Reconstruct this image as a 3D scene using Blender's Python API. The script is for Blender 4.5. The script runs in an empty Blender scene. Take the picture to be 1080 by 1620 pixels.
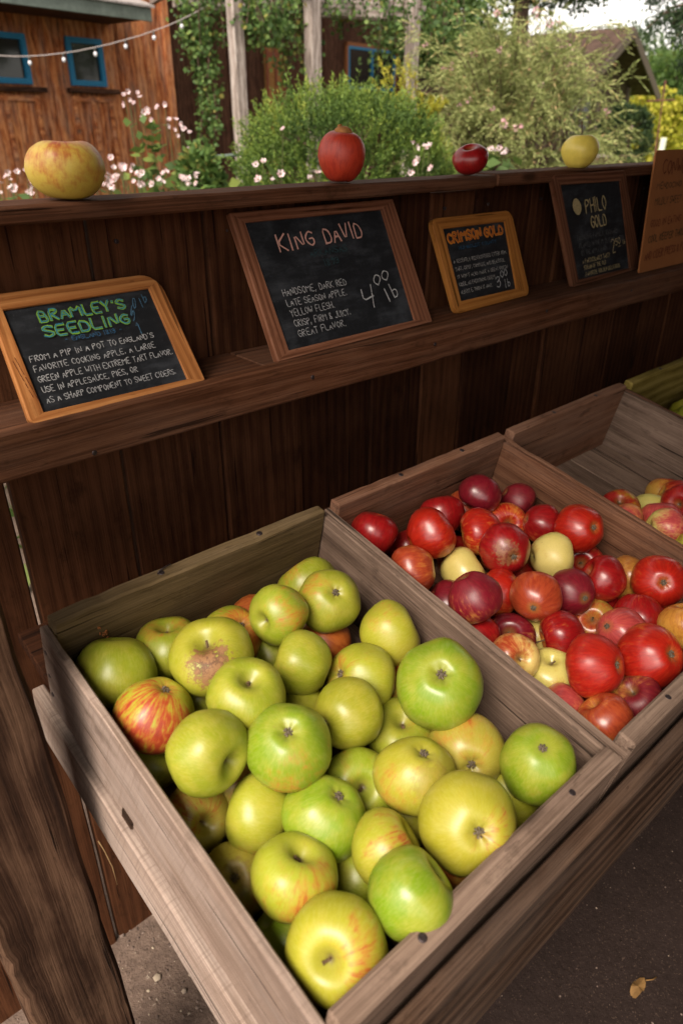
import bpy, math, random
import numpy as np
from mathutils import Vector, Matrix, noise as mnoise
random.seed(7); rs = np.random.RandomState(11)
SC = bpy.context.scene; COL = SC.collection
H = 1.45                                   # eye height of the photographer above the floor
V = Vector
# ------------------------------------------------------------------ camera
FPX, PSI, PIT, ROL = 1130.96, 0.7311971, 0.4958575, -0.0024744
fw = V((math.sin(PSI)*math.cos(PIT), math.cos(PSI)*math.cos(PIT), -math.sin(PIT)))
rt = V((math.cos(PSI), -math.sin(PSI), 0)); dn = fw.cross(rt)
rt2 = rt*math.cos(ROL)+dn*math.sin(ROL); dn2 = dn*math.cos(ROL)-rt*math.sin(ROL)
CAM = V((0, 0, H))
def ray(x, y): return rt2*((x-540)/FPX)+dn2*((y-810)/FPX)+fw
def pt(x, y, depth): return CAM+ray(x, y)*depth
def ptY(x, y, Y): r = ray(x, y); return CAM+r*(Y/r.y)
def ptZ(x, y, Z): r = ray(x, y); return CAM+r*((Z-H)/r.z)
cd = bpy.data.cameras.new('camera'); cam = bpy.data.objects.new('camera', cd); COL.objects.link(cam)
cam.matrix_world = Matrix((( rt2.x, -dn2.x, -fw.x, CAM.x), (rt2.y, -dn2.y, -fw.y, CAM.y), (rt2.z, -dn2.z, -fw.z, CAM.z), (0, 0, 0, 1)))
cd.sensor_fit = 'VERTICAL'; cd.sensor_height = 36; cd.sensor_width = 24; cd.lens = FPX/1620*36
cd.clip_start = .02; cd.clip_end = 2000
cd.dof.use_dof = True; cd.dof.focus_distance = 1.02; cd.dof.aperture_fstop = 5.4
SC.camera = cam
# ------------------------------------------------------------------ objects and labels
def tag(o, label=None, cat=None, group=None, kind=None):
    if label: o['label'] = label
    if cat: o['category'] = cat
    if group: o['group'] = group
    if kind: o['kind'] = kind
    return o
def empty(name, loc, label=None, cat=None, group=None):
    o = bpy.data.objects.new(name, None); COL.objects.link(o); o.location = loc; o.empty_display_size = .05
    return tag(o, label, cat, group)
PARENT_INV = {}
def link(name, me, mat, parent=None):
    """links a mesh given in world coordinates; under a parent it is shifted to the parent's frame"""
    o = bpy.data.objects.new(name, me); COL.objects.link(o)
    if mat:
        me.materials.append(mat)
    if parent:
        off = V((0, 0, 0)); p = parent
        while p: off += p.location; p = p.parent
        me.transform(Matrix.Translation(-off)); o.parent = parent
    return o
def to_origin(o, c):
    o.data.transform(Matrix.Translation(-V(c))); o.location = V(c); return o
# ------------------------------------------------------------------ mesh collector
class MB:
    def __init__(s): s.v = []; s.f = []; s.gc = []; s.tone = []; s.sm = []
    def vert(s, p, g=None): s.v.append(tuple(p)); s.gc.append(tuple(g if g is not None else p)); return len(s.v)-1
    def face(s, idx, tone=.5, sm=False): s.f.append(tuple(idx)); s.tone.append(tone); s.sm.append(sm)
    def build(s, name, mat, parent=None, extra=None):
        me = bpy.data.meshes.new(name); me.from_pydata(s.v, [], s.f)
        a = me.attributes.new('gc', 'FLOAT_VECTOR', 'POINT'); a.data.foreach_set('vector', np.array(s.gc, 'f').ravel())
        t = me.attributes.new('tone', 'FLOAT', 'FACE'); t.data.foreach_set('value', np.array(s.tone, 'f'))
        me.polygons.foreach_set('use_smooth', np.array(s.sm, bool)); me.update()
        return link(name, me, mat, parent)
    def plank(s, o, ex, ey, ez, lx, ly, lz, c=.0015, amp=.0006, step=.03, tone=None, wob=0.0, chips=0.0):
        """board: long axis ex, width ey, thickness ez, origin at its corner; worn edges, own grain offset"""
        o = V(o); ex = V(ex).normalized(); ey = V(ey).normalized(); ez = V(ez).normalized()
        off = V((random.uniform(0, 9), random.uniform(0, 9), random.uniform(0, 9)))
        tone = random.uniform(.25, .75) if tone is None else tone
        n = max(2, int(lx/step)); my = max(1, int(ly/.03)); 
        cs = []
        for i in range(my+1):
            y = c+(ly-2*c)*i/my; cs.append((y, 0))
        cs += [(ly, c), (ly, lz-c)]
        for i in range(my+1):
            y = ly-c-(ly-2*c)*i/my; cs.append((y, lz))
        cs += [(0, lz-c), (0, c)]
        K = len(cs); rings = []
        xs = [0]+[c+(lx-2*c)*i/n for i in range(n+1)]+[lx]
        for k, x in enumerate(xs):
            endk = k in (0, len(xs)-1); ring = []
            for (y, z) in cs:
                if endk: y = min(max(y, c), ly-c); z = min(max(z, c), lz-c)
                q = off+V((x*9, y*30, z*30)); d = mnoise.noise_vector(q)*amp
                if wob: d += V((0, mnoise.noise(off+V((x*2.2, 0, 0)))*wob, mnoise.noise(off+V((x*2.2, 7, 0)))*wob*.5))
                if chips and (y < c*1.5 or y > ly-c*1.5) and not endk:
                    h = mnoise.noise(off+V((x*38, 3 if y > ly/2 else 8, z*20)))
                    if h > .28: d += V((0, (h-.28)*chips*(-1 if y > ly/2 else 1), 0))
                ring.append(s.vert(o+ex*(x+d.x)+ey*(y+d.y)+ez*(z+d.z), off+V((x, y, z))))
            rings.append(ring)
        for a, b in zip(rings, rings[1:]):
            for i in range(K):
                j = (i+1) % K; s.face((a[i], b[i], b[j], a[j]), tone)
        s.face(rings[0], tone); s.face(rings[-1][::-1], tone)
    def box(s, o, ex, ey, ez, lx, ly, lz, tone=.5):
        o = V(o); ex, ey, ez = V(ex), V(ey), V(ez)
        i = [s.vert(o+ex*a*lx+ey*b*ly+ez*d*lz) for a in (0, 1) for b in (0, 1) for d in (0, 1)]
        for q in ((0, 1, 3, 2), (4, 6, 7, 5), (0, 4, 5, 1), (2, 3, 7, 6), (0, 2, 6, 4), (1, 5, 7, 3)): s.face([i[k] for k in q], tone)
    def tube(s, pts, rad, n=8, tone=.5, cap=True):
        pts = [V(p) for p in pts]; R = rad if hasattr(rad, '__len__') else [rad]*len(pts); rings = []
        for k, p in enumerate(pts):
            d = (pts[min(k+1, len(pts)-1)]-pts[max(k-1, 0)]).normalized()
            a = d.cross(V((0.3, 0.2, 1))).normalized(); 
            if a.length < .1: a = d.cross(V((1, 0, 0))).normalized()
            b = d.cross(a)
            rings.append([s.vert(p+(a*math.cos(2*math.pi*i/n)+b*math.sin(2*math.pi*i/n))*R[k], V((k*.05, i/n*.1, 0))) for i in range(n)])
        for a, b in zip(rings, rings[1:]):
            for i in range(n): j = (i+1) % n; s.face((a[i], a[j], b[j], b[i]), tone, True)
        if cap: s.face(rings[0][::-1], tone); s.face(rings[-1], tone)
    def ball(s, c, r, nu=10, nv=7, tone=.5, sc=(1, 1, 1)):
        c = V(c); rings = []
        for j in range(1, nv):
            th = math.pi*j/nv
            rings.append([s.vert(c+V((math.sin(th)*math.cos(2*math.pi*i/nu)*sc[0], math.sin(th)*math.sin(2*math.pi*i/nu)*sc[1], math.cos(th)*sc[2]))*r) for i in range(nu)])
        t = s.vert(c+V((0, 0, r*sc[2]))); b = s.vert(c-V((0, 0, r*sc[2])))
        for i in range(nu): s.face((t, rings[0][i], rings[0][(i+1) % nu]), tone, True); s.face((b, rings[-1][(i+1) % nu], rings[-1][i]), tone, True)
        for a, d in zip(rings, rings[1:]):
            for i in range(nu): j = (i+1) % nu; s.face((a[i], d[i], d[j], a[j]), tone, True)
def quads_mesh(name, P, mat, tone, parent=None):
    """P: (n,4,3) array of quads -> one mesh, tone per face"""
    n = len(P); me = bpy.data.meshes.new(name)
    me.vertices.add(n*4); me.vertices.foreach_set('co', np.asarray(P, 'f').ravel())
    me.loops.add(n*4); me.loops.foreach_set('vertex_index', np.arange(n*4, dtype='i'))
    me.polygons.add(n); me.polygons.foreach_set('loop_start', np.arange(0, n*4, 4, dtype='i'))
    t = me.attributes.new('tone', 'FLOAT', 'FACE'); t.data.foreach_set('value', np.asarray(tone, 'f'))
    me.update(calc_edges=True)
    return link(name, me, mat, parent)
def leaves(base, dirs, length, width, up=None):
    """pointed leaf quads from base along dirs (arrays n,3)"""
    n = len(base); dirs = dirs/np.linalg.norm(dirs, axis=1, keepdims=True)
    r = rs.normal(size=(n, 3)) if up is None else up+rs.normal(size=(n, 3))*.35
    side = np.cross(dirs, r); side /= np.linalg.norm(side, axis=1, keepdims=True)+1e-9
    nrm = np.cross(side, dirs)
    L = np.broadcast_to(np.asarray(length, float).reshape(-1, 1), (n, 1)); W = np.broadcast_to(np.asarray(width, float).reshape(-1, 1), (n, 1))
    m = base+dirs*L*.45+nrm*L*.06
    return np.stack([base, m+side*W*.5, base+dirs*L-nrm*L*.04, m-side*W*.5], 1)
# ------------------------------------------------------------------ node helper
class NT:
    def __init__(s, name):
        s.m = bpy.data.materials.new(name); s.m.use_nodes = True; s.t = s.m.node_tree; s.t.nodes.clear()
        s.out = s.t.nodes.new('ShaderNodeOutputMaterial'); s.bsdf = s.n('ShaderNodeBsdfPrincipled'); s.l(s.bsdf.outputs[0], s.out.inputs[0])
    def n(s, typ, props=None, **ins):
        nd = s.t.nodes.new(typ)
        for k, v in (props or {}).items(): setattr(nd, k, v)
        for k, v in ins.items():
            key = int(k[1:]) if k[0] == 'i' and k[1:].isdigit() else k.replace('_', ' ')
            s.set(nd.inputs[key], v)
        return nd
    def l(s, a, b): s.t.links.new(a, b)
    def set(s, sock, v):
        if isinstance(v, bpy.types.NodeSocket): s.l(v, sock)
        elif isinstance(v, bpy.types.Node): s.l(v.outputs[0], sock)
        else:
            if sock.type == 'RGBA' and len(v) == 3: v = (*v, 1)
            sock.default_value = v
    def math(s, op, a, b=0., c=0., clamp=False):
        return s.n('ShaderNodeMath', {'operation': op, 'use_clamp': clamp}, i0=a, i1=b, i2=c).outputs[0]
    def vmath(s, op, a, b=(0, 0, 0)):
        nd = s.n('ShaderNodeVectorMath', {'operation': op}, i0=a, i1=b); return nd.outputs[1] if op in ('DOT_PRODUCT', 'LENGTH') else nd.outputs[0]
    def scale(s, vec, sc, loc=(0, 0, 0)): return s.n('ShaderNodeMapping', Vector=vec, Scale=sc, Location=loc).outputs[0]
    def noise(s, vec, sc, det=3., rough=.55, dist=0.): return s.n('ShaderNodeTexNoise', Vector=vec, Scale=sc, Detail=det, Roughness=rough, Distortion=dist)
    def ramp(s, fac, stops):
        nd = s.n('ShaderNodeValToRGB', Fac=fac); e = nd.color_ramp.elements
        while len(e) < len(stops): e.new(.5)
        for el, (p, c) in zip(e, stops): el.position = p; el.color = (*c, 1) if len(c) == 3 else c
        return nd.outputs[0]
    def mix(s, fac, a, b, typ='MIX'):
        nd = s.n('ShaderNodeMix', {'data_type': 'RGBA', 'blend_type': typ})
        s.set(nd.inputs[0], fac); s.set(nd.inputs[6], a); s.set(nd.inputs[7], b); return nd.outputs[2]
    def range(s, v, a, b, c=0., d=1.): return s.n('ShaderNodeMapRange', {'interpolation_type': 'SMOOTHSTEP'}, i0=v, i1=a, i2=b, i3=c, i4=d).outputs[0]
    def attr(s, name, typ='GEOMETRY'): return s.n('ShaderNodeAttribute', {'attribute_type': typ, 'attribute_name': name})
    def bump(s, h, strength=.3, dist=.001): 
        nd = s.n('ShaderNodeBump', Height=h, Strength=strength, Distance=dist); s.l(nd.outputs[0], s.bsdf.inputs['Normal']); return nd
def simple(name, col, rough=.6, metal=0., nscale=None, var=.25, bump=0.):
    t = NT(name)
    if nscale:
        tc = t.n('ShaderNodeTexCoord').outputs['Object']; nz = t.noise(tc, nscale, 4.).outputs[0]
        t.set(t.bsdf.inputs['Base Color'], t.ramp(nz, [(.25, tuple(c*(1-var) for c in col)), (.75, tuple(min(1, c*(1+var)) for c in col))]))
        if bump: t.bump(nz, bump, .002)
    else: t.set(t.bsdf.inputs['Base Color'], col)
    t.bsdf.inputs['Roughness'].default_value = rough; t.bsdf.inputs['Metallic'].default_value = metal; t.bsdf.inputs['Specular IOR Level'].default_value = .3
    return t.m
def wood(name, dark, mid, light, rough=.75, ring=55., ringamt=.16, medamt=.36, contrast=1.75, grey=None, greyamt=.4, stain=.4, fib=420., bump=.5, rows=0.):
    """weathered timber: growth-ring bands, fine fibres, blotches, per-board tone; grain along gc.x"""
    t = NT(name); gc = t.attr('gc').outputs['Vector']; tone = t.attr('tone').outputs['Fac']
    warp = t.noise(t.scale(gc, (2.2, 7, 7)), 1., 3.).outputs[0]
    sx = t.n('ShaderNodeSeparateXYZ', Vector=gc)
    yy = t.math('ADD', sx.outputs[1], t.math('MULTIPLY', sx.outputs[2], .6))
    ph = t.math('ADD', t.math('MULTIPLY', yy, ring*6.28), t.math('MULTIPLY', warp, 15.))
    rg = t.math('MULTIPLY_ADD', t.math('SINE', ph), .5, .5)
    fine = t.noise(t.scale(gc, (7, fib, fib)), 1., 4., .65).outputs[0]
    medg = t.noise(t.vmath('ADD', t.scale(gc, (4, fib*.5, fib*.5)), t.n('ShaderNodeCombineXYZ', i0=0., i1=t.math('MULTIPLY', warp, 5.), i2=0.).outputs[0]), 1., 5., .6).outputs[0]
    blot = t.noise(t.scale(gc, (6, 13, 13)), 1., 5., .7).outputs[0]
    f = t.math('ADD', t.math('MULTIPLY', rg, ringamt), t.math('ADD', t.math('MULTIPLY', fine, .46), t.math('MULTIPLY', medg, medamt)))
    f = t.math('MULTIPLY_ADD', t.math('SUBTRACT', f, ringamt*.5+.23+medamt*.5), contrast, .44)
    f = t.math('ADD', f, t.math('MULTIPLY', t.math('SUBTRACT', tone, .5), .42))
    f = t.math('ADD', f, t.math('MULTIPLY', t.math('SUBTRACT', blot, .45), stain))
    col = t.ramp(f, [(.12, dark), (.42, mid), (.72, light)])
    if grey:
        g = t.range(t.noise(t.scale(gc, (3, 11, 11), (5, 2, 1)), 1., 5., .65).outputs[0], .38, .68)
        col = t.mix(t.math('MULTIPLY', g, greyamt), col, t.mix(fine, tuple(c*.7 for c in grey), tuple(min(1, c*1.25) for c in grey)))
    # knots
    vo = t.n('ShaderNodeTexVoronoi', Vector=t.scale(gc, (4.3, 13, 13)), Scale=1.); kn = t.range(vo.outputs['Distance'], .05, .16, 1., 0.)
    sel = t.math('GREATER_THAN', t.n('ShaderNodeSeparateColor', Color=vo.outputs['Color']).outputs[0], .72)
    col = t.mix(t.math('MULTIPLY', kn, t.math('MULTIPLY', sel, .75)), col, tuple(c*.45 for c in dark))
    # drying cracks along the grain, dark stains, pale scrapes
    ck = t.range(t.noise(t.scale(gc, (3.2, 120, 120), (3, 1, 7)), 1., 3., .5).outputs[0], .645, .69); col = t.mix(t.math('MULTIPLY', ck, .75), col, tuple(c*.3 for c in dark))
    stn = t.range(t.noise(t.scale(gc, (14, 22, 22), (8, 3, 2)), 1., 5., .7).outputs[0], .56, .74); col = t.mix(t.math('MULTIPLY', stn, .5), col, tuple(c*.8 for c in dark))
    scp = t.range(t.noise(t.scale(gc, (22, 60, 60), (1, 6, 4)), 1., 4., .8).outputs[0], .66, .76); col = t.mix(t.math('MULTIPLY', scp, .3), col, tuple(min(1, c*1.25) for c in light))
    # speckled dirt
    sp = t.range(t.noise(t.scale(gc, (40, 160, 160)), 1., 2.).outputs[0], .66, .74)
    col = t.mix(t.math('MULTIPLY', sp, .35), col, tuple(c*.5 for c in dark))
    if rows:
        sw = t.noise(t.scale(t.n('ShaderNodeMapping', Vector=gc, Rotation=(0, 0, .25)).outputs[0], (330, 9, 9)), 1., 3., .6).outputs[0]
        col = t.mix(t.math('MULTIPLY', t.range(sw, .5, .7), rows), col, tuple(c*.8 for c in mid))
    t.set(t.bsdf.inputs['Base Color'], col)
    t.set(t.bsdf.inputs['Roughness'], t.math('MULTIPLY_ADD', fine, .2, rough-.1))
    t.bsdf.inputs['Specular IOR Level'].default_value = .10
    t.bump(t.math('SUBTRACT', t.math('ADD', t.math('MULTIPLY', fine, .7), t.math('MULTIPLY', medg, .9)), t.math('MULTIPLY', ck, .8)), bump, .0016)
    return t.m
def leafmat(name, stops, rough=.55, trans=.3, spec=.3):
    t = NT(name); tone = t.attr('tone').outputs['Fac']; col = t.ramp(tone, stops)
    t.set(t.bsdf.inputs['Base Color'], col); t.bsdf.inputs['Roughness'].default_value = rough; t.bsdf.inputs['Specular IOR Level'].default_value = spec
    tr = t.n('ShaderNodeBsdfTranslucent', Color=col); mx = t.n('ShaderNodeMixShader', i0=trans, i1=t.bsdf.outputs[0], i2=tr.outputs[0]); t.l(mx.outputs[0], t.out.inputs[0])
    return t.m
# ------------------------------------------------------------------ light
SHADE_ROOFX = -.58  # left edge of the unseen roof, set to shape the sunlight
SUN_EL, SUN_AZ = math.radians(50), math.radians(-112)     # azimuth measured from +Y towards +X : from the left and a little in front
sdir = V((math.sin(SUN_AZ)*math.cos(SUN_EL), math.cos(SUN_AZ)*math.cos(SUN_EL), math.sin(SUN_EL)))
sl = bpy.data.lights.new('sun', 'SUN'); sl.energy = 3.3; sl.angle = math.radians(30); sl.color = (1, .89, .76)
so = bpy.data.objects.new('sun', sl); COL.objects.link(so); so.rotation_euler = (-sdir).to_track_quat('-Z', 'Y').to_euler(); so.location = (-3, -3, 6)
w = bpy.data.worlds.new('World'); SC.world = w; w.use_nodes = True; nt = w.node_tree
bg = nt.nodes['Background']; sky = nt.nodes.new('ShaderNodeTexSky'); sky.sky_type = 'NISHITA'; sky.sun_disc = False
sky.sun_elevation = SUN_EL; sky.sun_rotation = SUN_AZ; sky.air_density = 1.0; sky.dust_density = 1.5; sky.ozone_density = 1.0
hs = nt.nodes.new('ShaderNodeHueSaturation'); hs.inputs['Saturation'].default_value = .06; hs.inputs['Value'].default_value = 1.15
nt.links.new(sky.outputs[0], hs.inputs['Color']); mxw = nt.nodes.new('ShaderNodeMix'); mxw.data_type = 'RGBA'; mxw.blend_type = 'MULTIPLY'; mxw.inputs[0].default_value = 1; mxw.inputs[7].default_value = (1.04, .98, .90, 1)   # thin warm overcast
nt.links.new(hs.outputs[0], mxw.inputs[6]); nt.links.new(mxw.outputs[2], bg.inputs['Color']); bg.inputs['Strength'].default_value = .15
SC.view_settings.view_transform = 'Standard'; SC.view_settings.look = 'None'; SC.view_settings.exposure = 0.85; SC.view_settings.gamma = 1
SC.cycles.max_bounces = 6; SC.cycles.diffuse_bounces = 4; SC.cycles.use_denoising = True
# ------------------------------------------------------------------ woods
W_WALL = wood('dark_stained_boards', (.010, .0034, .0015), (.045, .0155, .0065), (.108, .041, .018), .8, 48, .10, .25, 1.25, stain=.6)
W_SHELF = wood('brown_shelf_timber', (.022, .0075, .0035), (.080, .030, .014), (.16, .069, .036), .7, 60, .08, .26, grey=(.15, .095, .07), greyamt=.25)
W_GREY = wood('weathered_grey_crate_wood', (.06, .038, .028), (.22, .155, .122), (.43, .33, .275), .8, 40, .04, .14, grey=(.34, .27, .235), greyamt=.6, stain=.35, rows=.55, fib=520)
W_CR1 = wood('greenish_old_crate_wood', (.034, .021, .009), (.092, .060, .026), (.18, .12, .058), .8, 36, .05, .18, grey=(.22, .155, .095), greyamt=.35)
W_CR2 = wood('warm_crate_wood', (.045, .017, .009), (.13, .056, .030), (.24, .115, .066), .8, 42, .08, .22, grey=(.24, .15, .11), greyamt=.4)
W_CRY = wood('yellowed_crate_wood', (.06, .040, .008), (.17, .12, .025), (.28, .21, .06), .8, 30, stain=.8)
W_CRS = wood('grey_brown_crate_side_wood', (.034, .020, .014), (.120, .078, .057), (.25, .172, .130), .8, 34, .05, .18, grey=(.23, .155, .115), greyamt=.5, stain=.7)
W_TAB = wood('dark_table_timber', (.012, .006, .0035), (.042, .022, .013), (.10, .058, .037), .85, 45, grey=(.11, .08, .065), greyamt=.4)
W_POST = wood('rough_sawn_post', (.010, .0045, .0027), (.040, .0195, .0115), (.098, .054, .033), .9, 26, stain=.9, bump=1.)
W_FR1 = wood('honey_frame_wood', (.20, .070, .020), (.38, .145, .045), (.52, .23, .08), .5, 90, stain=.25, bump=.15)
W_FR2 = wood('brown_frame_wood', (.085, .030, .015), (.19, .075, .040), (.30, .135, .080), .5, 110, stain=.25, bump=.15)
W_FR3 = wood('orange_frame_wood', (.20, .07, .014), (.33, .125, .026), (.42, .18, .045), .5, 90, stain=.2, bump=.15)
W_FR4 = wood('dark_frame_wood', (.05, .018, .009), (.11, .042, .022), (.17, .075, .042), .5, 100, stain=.3, bump=.15)
W_CUT = simple('splintered_orange_wood', (.42, .15, .05), .8, 0, 60, .3, .3)
NAIL = simple('rusty_nail_steel', (.06, .045, .045), .5, .7, 200, .4)
# ------------------------------------------------------------------ the stand
X, Y, Z = V((1, 0, 0)), V((0, 1, 0)), V((0, 0, 1))
stand = empty('fruit_stand', (0, .94, 0), 'dark board fruit stand with sign shelf, top rail and sloping display table under the crates', 'stand')
mb = MB()
seams = [-.758, -.59, -.423, -.256, -.0895, .0775, .2445, .4095, .5812, .7492, .92, 1.062, 1.19, 1.3705, 1.486, 1.66, 1.80, 1.95, 2.11, 2.28, 2.44, 2.60, 2.78, 2.94, 3.1, 3.27, 3.43, 3.6, 3.77, 3.94, 4.1]
for a, b in zip(seams, seams[1:]):
    g = .0075 if abs(b-.2445) < .01 else random.uniform(.0022, .0042)
    top = H-.1075 if abs(a-1.062) < .01 else H-.1005
    dy = random.uniform(0, .007)
    mb.plank((a+.0004, .937+dy, -.01), Z, X, Y, top+.01, b-a-g-.0004, .019, .0025, .0008, .05, random.choice((.15, .35, .5, .65, .85)), chips=.004)
mb.build('back_wall', W_WALL, stand)
mb = MB(); mb.plank((-.76, .882, H-.1), X, Y, Z, 1.93, .075, .0205, .003, .001, .03, .5, chips=.004); mb.build('top_rail', W_SHELF, stand)
mb = MB(); mb.plank((1.1715, .880, H-.0985), X, Y, Z, 2.93, .078, .0215, .003, .001, .03, .62, chips=.004); mb.build('top_rail', W_SHELF, stand)
mb = MB()
mb.plank((-.76, .8385, H-.331), X, Y, Z, 1.36, .096, .0195, .0015, .0006, .05, .35); mb.plank((.603, .8385, H-.331), X, Y, Z, 3.5, .096, .019, .0015, .0006, .05, .5)
mb.build('shelf_board', W_SHELF, stand)
mb = MB(); mb.plank((-.76, .838, H-.3695), X, Z, -Y, 4.86, .060, .020, .003, .0012, .03, .6, wob=.002, chips=.006); mb.build('shelf_lip', W_SHELF, stand)
# sloping table
TL = .20996
P0 = V((.18873, .7082, H-.4836)); ux = X; uy = V((0, -math.cos(TL), -math.sin(TL))); un = V((0, -math.sin(TL), math.cos(TL)))
LEN, WID, PITCH = .5149, .40, .42366
def cr(u, w_, n): return P0+ux*u+uy*w_+un*n
mb = MB()
for k in range(6):
    mb.plank(cr(.002, -.135+k*.11, -.176), ux, uy, un, 3.6, .108, .0185, .0015, .0008, .06, .1)
mb.build('table_top', W_WALL, stand)
mb = MB(); mb.plank(cr(-.0170, -.045, -.254), uy, un, ux, .58, .086, .0165, .002, .0009, .03, .55, chips=.004); mb.build('table_side_board', W_GREY, stand)
mb = MB(); zt = H-.668
mb.plank((.165, .2165, zt-.128), X, Z, -Y, 3.6, .128, .019, .002, .001, .03, .45, chips=.005); mb.build('table_front_rail', W_TAB, stand)
mb = MB()
pr0, pr1 = ptY(205, 1590, .6), ptY(0, 941, .6); pd = (pr1-pr0).normalized(); pz = (pd-X*pd.x*0).normalized(); px_ = (X-pd*pd.x).normalized(); pb = pr0-pd*((pr0.z+.01)/pd.z)
mb.plank(pb-px_*.112, pd, px_, Y, 2.66, .112, .10, .005, .003, .02, .5, wob=.004, chips=.012); mb.build('post', W_POST, stand)
mb = MB(); mb.plank((3.65, .605, -.01), Z, X, Y, 2.75, .105, .10, .004, .002, .08, .5); mb.build('post', W_POST, stand)
for x in (.26, 1.9, 3.5):     # legs carrying the table front
    mb = MB(); mb.plank((x, .235, -.01), Z, X, Y, H-.80, .07, .045, .003, .001, .1, .3); mb.build('table_leg', W_TAB, stand)
# ------------------------------------------------------------------ crates
NAILS = []
def nail(parent, p, d, r=.0042):
    m = MB(); m.tube([V(p)-d*.004, V(p)+d*.0006, V(p)+d*.0012], [r, r, r*.7], 10); m.build('nail', NAIL, parent)
def crate(i, label, mats, extra=None):
    u = i*PITCH; root = empty('apple_crate', cr(u+.2, .26, -.156), label, 'crate', 'wooden fruit crates on the sloping table')
    me_, ms, mr, mf = mats
    m = MB(); m.plank(cr(u, 0.0, -.153), ux, un, uy, WID, .153, .020, .003, .0011, .02, None, chips=.006); m.build('end_board', me_, root)
    m = MB(); m.plank(cr(u, LEN-.022, -.153), ux, un, uy, WID, .153, .022, .003, .0012, .02, None, chips=.006); m.build('end_board', mf, root)
    m = MB(); m.plank(cr(u-.0095, .001, -.153), uy, un, ux, LEN-.002, .138, .009, .0015, .0009, .02, None, chips=.007); m.build('side_board', ms, root)
    m = MB(); m.plank(cr(u+WID+.0005, .001, -.153), uy, un, ux, LEN-.002, .1395, .009, .0015, .0009, .02, None, wob=.002, chips=.008); m.build('side_board', mr, root)
    m = MB()
    for k in range(3): m.plank(cr(u+.0015+k*.1325, .0215, -.1535), uy, ux, un, LEN-.045, .1295, .009, .001, .0006, .05)
    m.build('bottom_board', mr, root)
    for (a, b) in ((.35, .010), (.72, .011), (.24, LEN-.012), (.79, LEN-.011)):
        nail(root, cr(u+WID*a, b, -.0004), un)
    for q in ((-.0095, .011, -.05), (-.0095, .012, -.09), (-.0095, .012, -.125), (-.0095, LEN-.012, -.05), (-.0095, LEN-.012, -.1)):
        nail(root, cr(u+q[0], q[1], q[2]), -ux, .003)
    return root
for k in range(13):
    nail(stand, (-.02+k*.335+random.uniform(-.04, .04), .818, H-.35+random.uniform(-.012, .02)), -Y, .0034)
for a, b in zip(seams[5:18], seams[6:19]):
    nail(stand, (a+.035, .9385, H-.135), -Y, .003); nail(stand, (b-.035, .9385, H-.40), -Y, .003)
c1 = crate(0, 'weathered grey crate nearest the viewer, filled with large green apples', (W_CR1, W_GREY, W_CRS, W_CRS))
c2 = crate(1, 'brown wooden crate heaped with red apples, second crate along the table', (W_CR2, W_CRS, W_CR2, W_CRS))
c3 = crate(2, 'half empty brown crate with small pink and yellow apples, third along the table', (W_CR2, W_CR2, W_CRS, W_CRS))
c4 = crate(3, 'yellowed wooden crate at the right edge, fourth and farthest along the table', (W_CRY, W_CR2, W_CRS, W_CRS))
m = MB(); m.plank(cr(-.0125, .185, -.152), uy, un, ux, .024, .016, .004, .002, .003, .008, .2); m.build('dark_notch_block', W_TAB, c1)  # dark block standing in for the dark hollow of a notch
m = MB()
for k in range(26):
    a = cr(.055+random.uniform(-.006, .006), .0215, -.035-random.random()*.045); m.tube([a, a+V((random.uniform(-.004, .004), -.002, random.uniform(-.003, .004)))], .0006, 4)
m.build('dried_moss', W_CUT, c1)
# splintered corner block inside the first crate, bent nail on its back board
m = MB(); m.plank(cr(WID-.030, .0225, -.100), ux, un, uy, .028, .010, .010, .002, .0015, .01); m.build('corner_splinter', W_CUT, c1)
m = MB(); m.tube([cr(.135, .010, .0), cr(.137, .009, .003), cr(.146, .007, .0035), cr(.156, .005, .003)], .0009, 6); m.build('bent_nail', NAIL, c1)
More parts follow.
